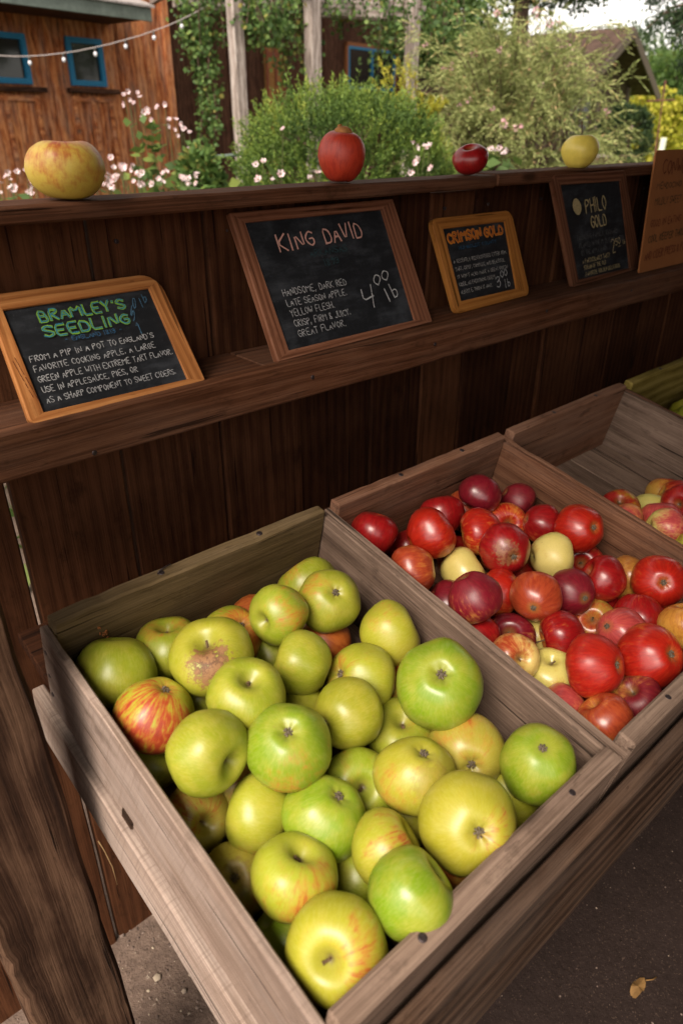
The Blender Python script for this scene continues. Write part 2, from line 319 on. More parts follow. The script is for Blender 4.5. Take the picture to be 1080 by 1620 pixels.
# ------------------------------------------------------------------ apples
def apple_skin():
    t = NT('apple_skin'); tc = t.n('ShaderNodeTexCoord').outputs['Object']
    inv = t.attr('inv_r', 'OBJECT').outputs['Fac']
    v = t.n('ShaderNodeVectorMath', {'operation': 'SCALE'}, i0=tc); t.l(inv, v.inputs['Scale']); v = v.outputs[0]
    rnd = t.n('ShaderNodeObjectInfo').outputs['Random']; seed = t.n('ShaderNodeCombineXYZ', i0=t.math('MULTIPLY', rnd, 37.), i1=t.math('MULTIPLY', rnd, 91.), i2=t.math('MULTIPLY', rnd, 53.)).outputs[0]
    base = t.attr('skin_base', 'OBJECT').outputs['Color']; over = t.attr('skin_blush', 'OBJECT').outputs['Color']
    bd = t.attr('blush_dir', 'OBJECT').outputs['Vector']; cover = t.attr('cover', 'OBJECT').outputs['Fac']; rus = t.attr('russet', 'OBJECT').outputs['Fac']; strk = t.attr('streak', 'OBJECT').outputs['Fac']
    sp = t.n('ShaderNodeSeparateXYZ', Vector=v); rho = t.math('SQRT', t.math('ADD', t.math('MULTIPLY', sp.outputs[0], sp.outputs[0]), t.math('MULTIPLY', sp.outputs[1], sp.outputs[1])))
    # meridian coordinates : direction around the core + slow change from end to end
    cx = t.math('DIVIDE', sp.outputs[0], t.math('ADD', rho, .04)); cy = t.math('DIVIDE', sp.outputs[1], t.math('ADD', rho, .04))
    mer = t.n('ShaderNodeCombineXYZ', i0=cx, i1=cy, i2=t.math('MULTIPLY', sp.outputs[2], .28)).outputs[0]
    mer = t.vmath('ADD', mer, seed); vs = t.vmath('ADD', v, seed)
    streak = t.noise(mer, 9., 3., .65, .3).outputs[0]; fine = t.noise(mer, 26., 2., .6).outputs[0]
    big = t.noise(vs, 1.5, 3., .6).outputs[0]; mid = t.noise(vs, 6., 4., .6).outputs[0]
    nv = t.vmath('NORMALIZE', v); dot = t.vmath('DOT_PRODUCT', nv, bd)
    # ground colour: a little yellower/greener in drifts
    b2 = t.mix(t.range(big, .35, .68), base, t.mix(.32, base, (.46, .36, .05), 'MIX'))
    b2 = t.mix(t.math('MULTIPLY', t.range(fine, .35, .7), .10), b2, (.62, .58, .25))
    # blush
    m = t.math('ADD', t.math('MULTIPLY', dot, .5), t.math('MULTIPLY', t.math('SUBTRACT', big, .5), 1.25))
    m = t.math('ADD', m, t.math('MULTIPLY_ADD', cover, 1.7, -.85))
    m = t.math('ADD', m, t.math('MULTIPLY', t.math('SUBTRACT', mid, .5), .35))
    soft = t.range(m, -.28, .42); st = t.range(t.math('ADD', t.math('MULTIPLY', m, .45), t.math('SUBTRACT', streak, .5)), -.13, .24)
    k = t.math('ADD', t.math('MULTIPLY', soft, t.math('SUBTRACT', 1., strk)), t.math('MULTIPLY', t.math('MULTIPLY', st, t.range(m, -.45, .1)), strk), clamp=True)
    deep = t.math('ADD', t.math('MULTIPLY', t.range(m, .0, .75), .55), t.math('MULTIPLY', t.range(streak, .42, .62), .32), clamp=True)
    ov = t.mix(deep, over, t.mix(1., over, (.50, .30, .42), 'MULTIPLY'))
    ov = t.mix(t.math('MULTIPLY', t.range(fine, .45, .75), .09), ov, t.mix(.5, over, (.75, .35, .12)))
    col = t.mix(k, b2, ov)
    col = t.mix(t.math('MULTIPLY', t.range(t.noise(vs, 24., 4., .7).outputs[0], .42, .62), .13), col, t.mix(1., col, (.55, .50, .45), 'MULTIPLY'))
    # lenticels
    vo = t.n('ShaderNodeTexVoronoi', Vector=vs, Scale=11.); dotm = t.math('MULTIPLY', t.range(vo.outputs['Distance'], .03, .08, 1., 0.), .22)
    col = t.mix(dotm, col, t.mix(.55, col, (.72, .58, .30)))
    # scuffs and small brown marks
    sc_ = t.math('MULTIPLY', t.range(t.noise(vs, 3.2, 6., .75).outputs[0], .62, .72), .4); col = t.mix(sc_, col, (.22, .13, .045))
    # green-brown tint inside the hollows at both ends
    hol = t.range(rho, .10, .36, 1., 0.); col = t.mix(t.math('MULTIPLY', hol, .32), col, (.20, .18, .035))
    core = t.range(t.math('ADD', rho, t.math('MULTIPLY', t.math('SUBTRACT', mid, .5), .12)), .03, .15, 1., 0.); col = t.mix(t.math('MULTIPLY', core, .8), col, (.10, .065, .03))
    # russet patch spreading from the stem hollow
    rd = t.attr('russet_dir', 'OBJECT').outputs['Vector']; rdot = t.vmath('DOT_PRODUCT', nv, rd)
    rn = t.noise(vs, 7., 5., .75).outputs[0]
    rm = t.math('MULTIPLY', t.range(t.math('ADD', rdot, t.math('MULTIPLY', t.math('SUBTRACT', rn, .5), .9)), .78, .93), rus)
    col = t.mix(rm, col, t.mix(t.range(rn, .42, .56), (.10, .036, .012), (.23, .11, .04)))
    t.set(t.bsdf.inputs['Base Color'], col)
    shine = t.attr('shine', 'OBJECT').outputs['Fac']
    rough = t.math('ADD', t.math('MULTIPLY_ADD', shine, -.26, .50), t.math('MULTIPLY', t.math('SUBTRACT', mid, .5), .16))
    t.set(t.bsdf.inputs['Roughness'], t.math('ADD', rough, t.math('MULTIPLY', rm, .3)))
    t.set(t.bsdf.inputs['Coat Weight'], t.math('MULTIPLY', t.range(shine, .3, .9), .35)); t.bsdf.inputs['Coat Roughness'].default_value = .2
    t.bsdf.inputs['Subsurface Weight'].default_value = .0
    t.bump(t.math('ADD', t.math('MULTIPLY', mid, .5), t.math('ADD', t.math('MULTIPLY', dotm, .5), t.math('MULTIPLY', rm, rn))), .12, .001)
    return t.m
SKIN = apple_skin(); STEM = simple('apple_stem', (.10, .06, .03), .8, 0, 300, .4); CALYX = simple('dried_calyx', (.13, .10, .07), .9, 0, 400, .5)
CC = {'g': (.24, .26, .010), 'b': (.165, .26, .005), 'y': (.31, .305, .016), 'o': (.32, .27, .03), 'p': (.60, .50, .14), 'w': (.60, .27, .045),
      'O': (.48, .15, .025), 'R': (.50, .018, .007), 'C': (.36, .006, .009), 'P': (.23, .007, .020), 'S': (.46, .075, .022), 'N': (.58, .25, .04), 'K': (.60, .09, .075), 'Y': (.76, .60, .10), 'A': (.56, .44, .07), 'T': (.62, .060, .022)}
def apple(P, r, feat, typ, base, over, cover, boff, label, group, aspect=.86, shine=.4, streak=.5, russet=0., roff=None, cat='apple', lobes=.02, taper=.12, cdepth=.17, stemlen=None, waist=0.):
    P = V(P); sd = random.uniform(0, 100)
    if feat:
        rr = ray(*feat).normalized(); oc = CAM-P; b = rr.dot(oc); disc = b*b-(oc.length_squared-(r*.96)**2)
        hit = CAM+rr*(-b-math.sqrt(max(disc, 0))); ax = (hit-P).normalized()
    else:
        a = random.uniform(0, 2*math.pi); ax = (rt2*math.cos(a)+dn2*math.sin(a)+(P-CAM).normalized()*random.uniform(-.12, .12)).normalized()
    zax = ax if typ == 's' else -ax
    q = zax.to_track_quat('Z', 'Y').to_matrix() @ Matrix.Rotation(random.uniform(0, 6.28), 3, 'Z')
    R = r/((1+aspect)/2)*1.03; nu, nv = 40, 26; m = MB(); rings = []
    low = [(random.uniform(-.05, .05), random.uniform(0, 6.28)) for _ in range(3)]
    def surf(th, ph):
        s, c = math.sin(th), math.cos(th)
        rad = abs(s)**.92*(1+taper*c-.05*c*c-waist*c*c)
        lob = 1+lobes*math.cos(5*ph+low[0][1])*(.35+.65*(1-c)/2)+low[0][0]*math.cos(ph+low[1][1])*.8+low[1][0]*.6*math.cos(2*ph+low[2][1])
        rad *= lob
        z = c*aspect*(1+low[2][0]*s*math.cos(ph)*1.2)
        if c > 0: z -= .34*math.exp(-(rad/.27)**2)+.05*math.exp(-(rad/.5)**2)
        else: z += cdepth*math.exp(-(rad/.25)**2)*(1+.09*math.cos(5*ph+low[0][1]))+.04*math.exp(-(rad/.5)**2)
        n_ = mnoise.noise(V((math.cos(ph)*s*1.6+sd, math.sin(ph)*s*1.6, c*1.6)))*.05
        return V((rad*math.cos(ph)*(1+n_), rad*math.sin(ph)*(1+n_), z*(1+n_)))
    tz = [math.pi*((j/nv)+.055*math.sin(2*math.pi*2*j/nv)*-1*0) for j in range(nv+1)]
    # finer rings near both hollows
    tz = [math.pi*(.5-.5*math.copysign(abs(math.cos(math.pi*j/nv))**.8, math.cos(math.pi*j/nv))) for j in range(nv+1)]
    for j in range(1, nv): rings.append([m.vert(q@(surf(tz[j], 2*math.pi*i/nu)*R)) for i in range(nu)])
    t_ = m.vert(q@(surf(1e-4, 0)*R)); b_ = m.vert(q@(surf(math.pi-1e-4, 0)*R))
    for i in range(nu): m.face((t_, rings[0][i], rings[0][(i+1) % nu]), .5, True); m.face((b_, rings[-1][(i+1) % nu], rings[-1][i]), .5, True)
    for a, b in zip(rings, rings[1:]):
        for i in range(nu): j = (i+1) % nu; m.face((a[i], b[i], b[j], a[j]), .5, True)
    # mesh is rotated already; store the local frame through the object's own rotation instead
    me = bpy.data.meshes.new('apple'); qi = q.transposed(); me.from_pydata([tuple(qi@V(v_)) for v_ in m.v], [], m.f); me.polygons.foreach_set('use_smooth', [True]*len(m.f)); me.update()
    me.materials.append(SKIN)
    o = bpy.data.objects.new('apple', me); COL.objects.link(o); o.matrix_world = Matrix.Translation(P) @ q.to_4x4()
    tag(o, label, cat, group)
    bdw = (rt2*boff[0]+dn2*boff[1]-fw*math.sqrt(max(.05, 1-boff[0]**2-boff[1]**2))).normalized() if boff else V((random.uniform(-1, 1), random.uniform(-1, 1), random.uniform(-.6, .6))).normalized()
    vb = lambda c: tuple(min(1, max(0, x*random.uniform(.93, 1.07))) for x in c)
    o['skin_base'] = vb(CC[base]); o['skin_blush'] = vb(CC[over]); o['cover'] = float(cover); o['blush_dir'] = tuple(qi@bdw); o['inv_r'] = 1./R; o['shine'] = float(shine); o['streak'] = float(streak); o['russet'] = float(russet)
    rdw = (rt2*roff[0]+dn2*roff[1]-fw*math.sqrt(max(.05, 1-roff[0]**2-roff[1]**2))).normalized() if roff else ax
    o['russet_dir'] = tuple(qi@rdw)
    if feat or stemlen:
        mm = MB()
        if typ == 's':
            z0 = (surf(1e-4, 0)*R).z; Ls = R*(stemlen or random.uniform(.05, .13)); bx, by = random.uniform(-.12, .12)*R, random.uniform(-.12, .12)*R
            mm.tube([V((0, 0, z0-.002)), V((bx*.2, by*.2, z0+Ls*.4)), V((bx, by, z0+Ls*.8)), V((bx*1.3, by*1.3, z0+Ls))], [R*.035, R*.028, R*.034, R*.05], 7); nm, mt = 'stem', STEM
        else:
            z0 = (surf(math.pi-1e-4, 0)*R).z
            for k in range(7):
                a = k*.9+random.random()*.4; rr = R*.065
                mm.tube([V((math.cos(a)*rr, math.sin(a)*rr, z0+.001)), V((math.cos(a)*rr*1.5, math.sin(a)*rr*1.5, z0-R*.05)), V((math.cos(a+.5)*rr*.6, math.sin(a+.5)*rr*.6, z0-R*.10*random.uniform(.7, 1.3)))], [R*.03, R*.024, R*.006], 5)
            mm.ball((0, 0, z0), R*.06, 6, 4); nm, mt = 'calyx', CALYX
        ms = bpy.data.meshes.new(nm); ms.from_pydata(mm.v, [], mm.f); ms.update(); ms.materials.append(mt)
        c = bpy.data.objects.new(nm, ms); COL.objects.link(c); c.parent = o
    return o
G_ = [[0.2366,0.6624,-0.5672,0.0444],[0.3125,0.6711,-0.5778,0.0385],[0.319,0.577,-0.5396,0.0431],[0.3747,0.6209,-0.5639,0.037],[0.4395,0.6692,-0.6046,0.0365],[0.4235,0.5854,-0.5341,0.0356],[0.4998,0.5814,-0.5451,0.0386],[0.4102,0.5268,-0.5668,0.0364],[0.4888,0.585,-0.6176,0.0392],[0.5385,0.5078,-0.5801,0.0401],[0.4667,0.487,-0.5964,0.0409],[0.5024,0.3895,-0.5605,0.0457],[0.2383,0.5673,-0.5635,0.0398],[0.3133,0.5015,-0.5423,0.0388],[0.407,0.4432,-0.5853,0.0383],[0.3131,0.4282,-0.5542,0.0403],[0.2451,0.4732,-0.5507,0.0402],[0.3929,0.508,-0.6335,0.0397],[0.4661,0.4153,-0.6355,0.0384],[0.4921,0.3373,-0.6228,0.041],[0.5265,0.2689,-0.6087,0.0416],[0.4151,0.3427,-0.6026,0.0396],[0.3785,0.3939,-0.6361,0.0379],[0.4069,0.2657,-0.5996,0.0439],[0.314,0.3727,-0.6104,0.0396],[0.2718,0.4275,-0.6226,0.0368],[0.2273,0.4811,-0.6444,0.0338],[0.2879,0.4884,-0.645,0.0348],[0.2216,0.5689,-0.6299,0.0331],[0.2234,0.4072,-0.663,0.0338],[0.2497,0.3411,-0.6135,0.0373],[0.3348,0.3087,-0.6176,0.0354],[0.3073,0.2521,-0.5971,0.0374],[0.2398,0.2692,-0.6157,0.0409],[0.229,0.3304,-0.6774,0.0349],[0.3179,0.3366,-0.6748,0.0366],[0.4209,0.2858,-0.6745,0.0392],[0.5299,0.4542,-0.6435,0.0409],[0.4196,0.6056,-0.6116,0.0371],[0.3096,0.5961,-0.6148,0.0397],[0.5225,0.2973,-0.6794,0.0393],[0.4166,0.3555,-0.6726,0.0354]]
Gf_ = [[0.5269,0.6586,-0.5755,0.0405]]
R_ = [[0.664,0.6667,-0.5464,0.0346],[0.7191,0.6038,-0.5392,0.0371],[0.817,0.6629,-0.5687,0.0352],[0.9003,0.6777,-0.5949,0.0343],[0.8893,0.6417,-0.5428,0.0335],[0.9714,0.6233,-0.577,0.0301],[0.8142,0.5785,-0.5614,0.0348],[0.9175,0.6048,-0.5962,0.0333],[0.7926,0.5155,-0.5576,0.0356],[0.9337,0.5489,-0.5788,0.031],[0.9505,0.4856,-0.5678,0.0367],[0.8705,0.4846,-0.5866,0.0344],[0.6581,0.5773,-0.5654,0.0347],[0.7475,0.5575,-0.5991,0.0357],[0.6577,0.4671,-0.5529,0.0344],[0.7506,0.4913,-0.6056,0.0346],[0.7528,0.4316,-0.5819,0.0331],[0.8296,0.4182,-0.6019,0.0323],[0.8931,0.4045,-0.6,0.0336],[0.9674,0.4818,-0.6403,0.034],[0.9683,0.4028,-0.6302,0.0336],[0.9508,0.3464,-0.6,0.0368],[0.7578,0.3841,-0.6221,0.0334],[0.8923,0.3439,-0.6304,0.0335],[0.8296,0.3377,-0.6268,0.0333],[0.7132,0.3105,-0.6029,0.037],[0.7986,0.2774,-0.6152,0.0401],[0.9003,0.2768,-0.6191,0.0359],[0.6629,0.3991,-0.619,0.031],[0.706,0.3646,-0.6486,0.0318],[0.7112,0.4384,-0.6375,0.0337],[0.6579,0.458,-0.6144,0.0316],[0.6799,0.5272,-0.6104,0.0333],[0.6684,0.3208,-0.659,0.0309],[0.6687,0.2653,-0.6378,0.0325],[0.7462,0.2618,-0.649,0.0301],[0.8532,0.3899,-0.6517,0.0331],[0.7708,0.4347,-0.6563,0.0327],[0.7975,0.6091,-0.6168,0.0342],[0.7427,0.6664,-0.604,0.0344],[0.7432,0.3255,-0.6781,0.0336],[0.834,0.5288,-0.6323,0.0346],[0.9105,0.4127,-0.6605,0.0333]]
Rf_ = [[0.9478,0.3421,-0.6697,0.0343],[0.9103,0.5153,-0.6321,0.0349],[0.855,0.4524,-0.6477,0.0328],[0.8612,0.5848,-0.6197,0.0326],[0.8729,0.2829,-0.6812,0.0354],[0.6638,0.6244,-0.6111,0.0327],[0.8113,0.3008,-0.6802,0.0326],[0.9632,0.6774,-0.6001,0.0325],[0.9502,0.279,-0.6642,0.0328]]
C_ = [[1.1252,0.5102,-0.6053,0.033],[1.0769,0.4765,-0.5968,0.0298],[1.2093,0.4894,-0.6269,0.0321],[1.1436,0.4432,-0.6025,0.0309],[1.0948,0.4135,-0.5905,0.0314],[1.2108,0.4374,-0.595,0.0322],[1.266,0.4739,-0.6139,0.0312],[1.1165,0.4143,-0.6455,0.031],[1.0756,0.364,-0.6069,0.0293],[1.1463,0.4679,-0.6528,0.0299],[1.1811,0.3844,-0.5995,0.0321],[1.3178,0.4443,-0.6256,0.0329],[1.1381,0.3468,-0.6184,0.0313],[1.2256,0.3588,-0.6359,0.0328],[1.2151,0.4288,-0.6558,0.0326]]
Cf_ = [[1.3748,0.4631,-0.6266,0.0312],[1.3295,0.3794,-0.6653,0.0308],[1.2622,0.3062,-0.68,0.0317],[1.1512,0.3369,-0.6742,0.031],[1.0905,0.3584,-0.6681,0.0324],[1.1043,0.3009,-0.6811,0.0317],[1.3334,0.2875,-0.6639,0.0314],[1.383,0.3481,-0.6718,0.031],[1.198,0.2902,-0.6633,0.0314],[1.317,0.5149,-0.6357,0.0315],[1.2736,0.4026,-0.6584,0.0327],[1.3913,0.2842,-0.685,0.0314],[1.3851,0.4085,-0.6572,0.0327]]
GG = 'large green cooking apples in the front crate'
GROWS = [
((None), 's', 'g', 'O', .03, (-.9, .3), 'plain olive green apple in the far left corner of the front crate', dict(aspect=.92, waist=-.1, roff=(-.85, .15), russet=.35)),
((262, 985), 's', 'g', 'O', .34, (-.1, -.9), 'green apple blushed orange on top, second from left along the front crate back board', {}),
((322, 1008), 's', 'g', 'y', .10, (0, .5), 'big green apple with a wide brown russet scab running out of its stem hollow', dict(russet=1.0, roff=(.12, -.12), aspect=.84)),
((386, 985), 'c', 'g', 'O', .50, (.6, -.1), 'orange flushed green apple peeping out behind the russet scabbed one, its calyx up', dict(streak=.8)),
((None), 's', 'o', 'O', .75, (0, -.5), 'orange sliver of an apple deep at the back board behind the orange cheeked one', {}),
((411, 985), 's', 'g', 'O', .38, (.75, -.1), 'green apple with orange right cheek, high by the back board, left of the farthest one', dict(aspect=.95)),
((533, 935), 'c', 'g', 'O', .25, (-.8, -.3), 'green apple farthest back in the front crate, calyx facing the viewer', {}),
((None), 's', 'g', 'O', .02, None, 'smooth oval plain green apple standing upright between the back row and the crate middle', dict(aspect=.95, waist=-.06)),
((None), 's', 'o', 'O', .80, (.2, -.6), 'orange topped apple mostly hidden below the back corner apple', {}),
((None), 's', 'y', 'O', .15, (-.3, -.8), 'yellowish green apple leaning on the right side board toward the back of the front crate', dict(aspect=.93)),
((530, 1064), 'c', 'y', 'O', .30, (-.7, -.3), 'yellow green apple with orange rimmed calyx on its left, centre right of the crate', dict(streak=.7)),
((698, 1062), 'c', 'b', 'g', .10, None, 'largest grass green apple, deep ribbed calyx basin facing up, by the right side board', dict(aspect=.84, lobes=.035, cdepth=.22, shine=.5)),
((266, 1082), 'c', 'y', 'S', .50, (0, .1), 'the one strongly red striped apple among the green ones, near the left side board', dict(streak=.9, aspect=.88)),
((397, 1068), 's', 'g', 'y', .1, None, 'broad green apple tucked under the russet scabbed one', {}),
((509, 1148), 'c', 'g', 'y', .05, None, 'oval bright green apple in the middle of the front crate, dark calyx on its left', dict(aspect=.97, waist=-.05, shine=.45)),
((455, 1152), 'c', 'b', 'O', .32, (.3, .85), 'central green apple with round calyx basin up and orange flush beneath', dict(cdepth=.2, shine=.45)),
((372, 1212), 's', 'g', 'y', .12, (-.4, -.2), 'green apple with a fold like stem hollow at lower right, below the red striped one', dict(aspect=.93)),
((None), 's', 'y', 'O', .1, None, 'pale yellow sliver of an apple behind the central apple with the calyx up', {}),
((638, 1135), 's', 'g', 'O', .20, (.8, 0), 'small green apple below the grass green giant, yellow right side', {}),
((748, 1216), 'c', 'o', 'O', .36, (-.2, -.8), 'olive apple with tan orange shoulder, just left of the front right corner one', dict(cdepth=.2)),
((857, 1186), 'c', 'b', 'O', .02, None, 'tall plain green apple alone in the right hand corner at the front board', dict(aspect=1.08, waist=-.1, cdepth=.03, taper=.04)),
((673, 1183), 'c', 'y', 'O', .18, (-.6, 0), 'yellow green apple with a grey scuff, between the olive apple and the large pale one', dict(russet=.3, roff=(.35, -.1))),
((577, 1247), 's', 'g', 'O', .16, (0, -.9), 'green apple with stem hollow toward the viewer, left of the scuffed yellow one', dict(streak=.7)),
((762, 1322), 'c', 'y', 'S', .28, (.8, .1), 'largest pale yellow green apple faintly red streaked, against the front board', dict(streak=.8, aspect=.86, cdepth=.2)),
((541, 1252), 'c', 'b', 'y', .05, None, 'shiny bright green apple with grey calyx at upper right, in the crate centre front', dict(shine=.5)),
((None), 's', 'y', 'S', .20, (0, .9), 'yellow apple with a red dot and streaked bottom, left of the shiny centre one', dict(streak=.9)),
((329, 1306), 's', 'o', 'S', .36, (-.1, -.7), 'dull green apple with red veins, stem end out, touching the left side board', dict(streak=.9)),
((None), 's', 'o', 'O', .8, None, 'brown orange apple half buried under the folded hollow one', {}),
((None), 's', 'g', 'S', .10, (.6, .5), 'deep lying green apple wedged against the left side board beneath the red striped one', {}),
((371, 1387), 'c', 'o', 'S', .36, (.4, .7), 'russet green apple with open calyx, low by the left side board toward the front', dict(streak=.4, cdepth=.2, russet=.5)),
((480, 1340), 's', 'y', 'O', .42, (.3, .2), 'golden yellow apple with brown stem hollow on top, near the front left', dict(streak=.6)),
((None), 's', 'y', 'S', .28, (.3, -.7), 'yellow apple with red veined top, below the scuffed yellow one', dict(streak=.8)),
((None), 's', 'b', 'y', .04, None, 'glossy lime green apple pressed to the front board', dict(aspect=.95, shine=.55, waist=-.05)),
((516, 1528), 's', 'y', 'S', .32, (.75, -.2), 'biggest apple of the front left corner, yellow green with red blotches on the right', dict(aspect=.95, streak=.7)),
((None), 's', 'b', 'y', .03, None, 'plain green apple squeezed between the front left corner apple and the side board', {}),
((None), 's', 'g', 'y', .05, None, 'green apple in the gap between the golden and the lime green ones', {}),
((None), 's', 'o', 'O', .7, None, 'orange bottomed apple glimpsed under the large pale yellow green one', {}),
((None), 's', 'o', 'O', .6, None, 'tan apple glimpsed left of and below the grass green giant', {}),
((None), 's', 'g', 'y', .05, None, 'dark green apple down in the shade of the gap below the back row', {}),
((None), 's', 'g', 'y', .1, None, 'sliver of green apple between the red striped and the russet scabbed ones', {}),
((None), 's', 'g', 'y', .1, None, 'low green apple in the gap behind the front right corner apple', {}),
((None), 's', 'g', 'y', .1, None, 'low green apple glimpsed beneath the scuffed yellow one', {}),
]
for (P, row) in zip(G_, GROWS):
    f_, ty, ba, ov, cv, bo, lb, kw = row
    apple((P[0], P[1], P[2]+H), P[3], f_, ty, ba, ov, cv*(.62 if cv < .5 else .95), bo, lb, GG, **{**dict(aspect=.87), **kw})
for P in Gf_: apple((P[0], P[1], P[2]+H), P[3], None, 's', 'g', 'O', .2, None, 'green apple buried at the bottom of the front crate, back right', GG)
RG = 'red apples in the second crate'
RROWS = [
((None), 's', 'w', 'C', .95, (0, 0), 'dark crimson apple in the far left corner of the red apple crate', dict(aspect=.98)),
((None), 's', 'w', 'R', .86, (-.5, -.5), 'glossy red apple glowing orange at its lower right, beside the far left corner one', {}),
((None), 's', 'w', 'C', .95, None, 'crimson apple behind the glossy red one, near the back board', {}),
((None), 's', 'w', 'S', .7, None, 'orange red apple peeping from behind the back row of the red crate', {}),
((None), 's', 'w', 'P', .97, None, 'dark purple crimson apple highest against the back board of the red crate', dict(aspect=.94)),
((None), 's', 'w', 'P', .9, None, 'dull plum coloured apple in the back right corner of the red crate', dict(shine=.1)),
((None), 's', 'w', 'R', .70, (0, -.6), 'red apple flaming orange underneath, just left of the striped one with stem hollow', dict(streak=.6)),
((806, 828), 's', 'w', 'R', .60, (-.5, .3), 'red striped apple with yellow stem hollow toward the viewer, back row', dict(streak=.7)),
((815, 884), 'c', 'w', 'C', .9, (0, -.1), 'dark red apple with an orange growth crack and calyx at the lower right', dict(russet=.7, roff=(-.15, .12))),
((None), 's', 'w', 'C', .95, None, 'crimson apple near the right side board, left of the one showing its calyx sideways', {}),
((943, 834), 'c', 'w', 'R', .85, (-.4, 0), 'large red apple against the right side board, calyx pointing right', {}),
((None), 's', 'p', 'O', .10, (-.9, -.2), 'pale yellow green apple in the middle of the red crate, right of the cracked one', dict(shine=.3)),
((None), 's', 'w', 'S', .72, (-.4, .1), 'salmon red flamed apple at the left side board of the red crate', dict(streak=.5)),
((None), 's', 'p', 'N', .08, None, 'creamy yellow apple behind the magenta one', {}),
((None), 's', 'w', 'P', .92, None, 'magenta purple apple with a lilac bloom at its left, by the left side board', dict(aspect=.98, shine=.3)),
((None), 's', 'w', 'R', .88, None, 'red apple half hidden behind the magenta purple one', {}),
((843, 962), 'c', 'w', 'S', .84, (-.2, 0), 'orange red apple with a small dot like calyx, centre of the red crate', dict(cdepth=.03, streak=.3)),
((926, 947), 'c', 'w', 'P', .92, (-.3, -.3), 'violet purple apple in the centre, right of the orange red dotted one', dict(cdepth=.06, shine=.35)),
((None), 's', 'w', 'C', .90, None, 'bright cherry red heart shaped apple right of the violet one', dict(taper=.2, aspect=.95)),
((919, 890), 's', 'w', 'C', .8, None, 'small crimson apple with its stem end showing, deep behind the cherry red one', {}),
((None), 's', 'w', 'N', .7, None, 'orange apple behind and right of the cherry red one', {}),
((1050, 922), 'c', 'w', 'R', .85, (-.2, 0), 'large red apple at the right side board with its calyx basin facing the viewer', dict(cdepth=.17)),
((854, 1014), 's', 'w', 'C', .86, (.3, 0), 'red apple with a long pale stem sticking out on its left', dict(stemlen=.85)),
((None), 's', 'w', 'C', .8, (-.2, -.2), 'crimson apple with yellow lower edge under the large one with the calyx basin', {}),
((958, 990), 'c', 'w', 'K', .85, (.2, 0), 'rosy apple with small calyx on its left, behind the two big front ones', dict(cdepth=.04)),
((985, 1052), 'c', 'w', 'R', .85, (.1, -.5), 'big red apple shading to purple above and orange below, near the front', dict(cdepth=.2, shine=.4)),
((1068, 1034), 'c', 'w', 'R', .80, (-.4, .1), 'biggest bright red apple with a pale cheek, calyx pointing right, at the front board', dict(shine=.6)),
((None), 's', 'w', 'N', .7, None, 'orange yellow apple at the right edge of the picture in the red crate', {}),
((828, 1043), 's', 'p', 'S', .40, (-.5, -.7), 'yellow green apple with red shoulder and stem hollow, at the left side board', {}),
((872, 1040), 's', 'p', 'O', .12, (.3, .2), 'creamy yellow apple right of the red shouldered yellow green one', {}),
((805, 998), 's', 'w', 'P', .88, None, 'dark purple apple with golden rays bursting from its stem end', dict(streak=.7)),
((None), 's', 'w', 'C', .9, None, 'red apple low against the left side board beside the dark one with golden rays', {}),
((None), 's', 'w', 'P', .85, None, 'plum red apple low at the left side board under the magenta one', {}),
((None), 's', 'w', 'K', .75, None, 'small salmon pink apple wedged low at the front left side board of the red crate', {}),
((None), 's', 'w', 'S', .72, (.1, -.5), 'orange and yellow apple in the front left corner of the red crate', dict(streak=.5)),
((996, 1088), 's', 'w', 'P', .82, (.4, .3), 'dull purple apple with yellow stem hollow behind the front board', dict(shine=.1)),
((936, 978), 's', 'o', 'S', .45, None, 'yellow brown apple with its stem hollow up, deep in the centre gap', {}),
((None), 's', 'p', 'O', .2, None, 'yellowish apple deep below the orange red dotted one', {}),
((None), 's', 'w', 'C', .9, None, 'dark red apple deep between the creamy yellow and the glossy red ones', {}),
((None), 's', 'w', 'C', .9, None, 'dark red apple deep right of the far left corner one', {}),
((None), 's', 'w', 'P', .9, None, 'dark red apple deep in the gap below the biggest ones', {}),
((None), 's', 'w', 'C', .9, None, 'dark red apple deep under the cracked one', {}),
((None), 's', 'w', 'C', .9, None, 'dark red apple deep between the violet and the cherry red ones', {}),
]
for (P, row) in zip(R_, RROWS):
    f_, ty, ba, ov, cv, bo, lb, kw = row
    if bo is None and cv > .6: bo = (random.uniform(-.5, .2), random.uniform(-.8, -.3)); cv -= .07
    if cv > .6: cv -= .09
    apple((P[0], P[1], P[2]+H), P[3], f_, ty, ba, ov, cv, bo, lb, RG, **{**dict(aspect=.9, shine=.65, streak=.38, taper=.15), **kw})
for P in Rf_: apple((P[0], P[1], P[2]+H), P[3], None, 's', 'w', random.choice('CRP'), .85, None, 'red apple buried under the others in the second crate', RG, shine=.6)
CG_ = 'small pink and yellow apples in the third crate'
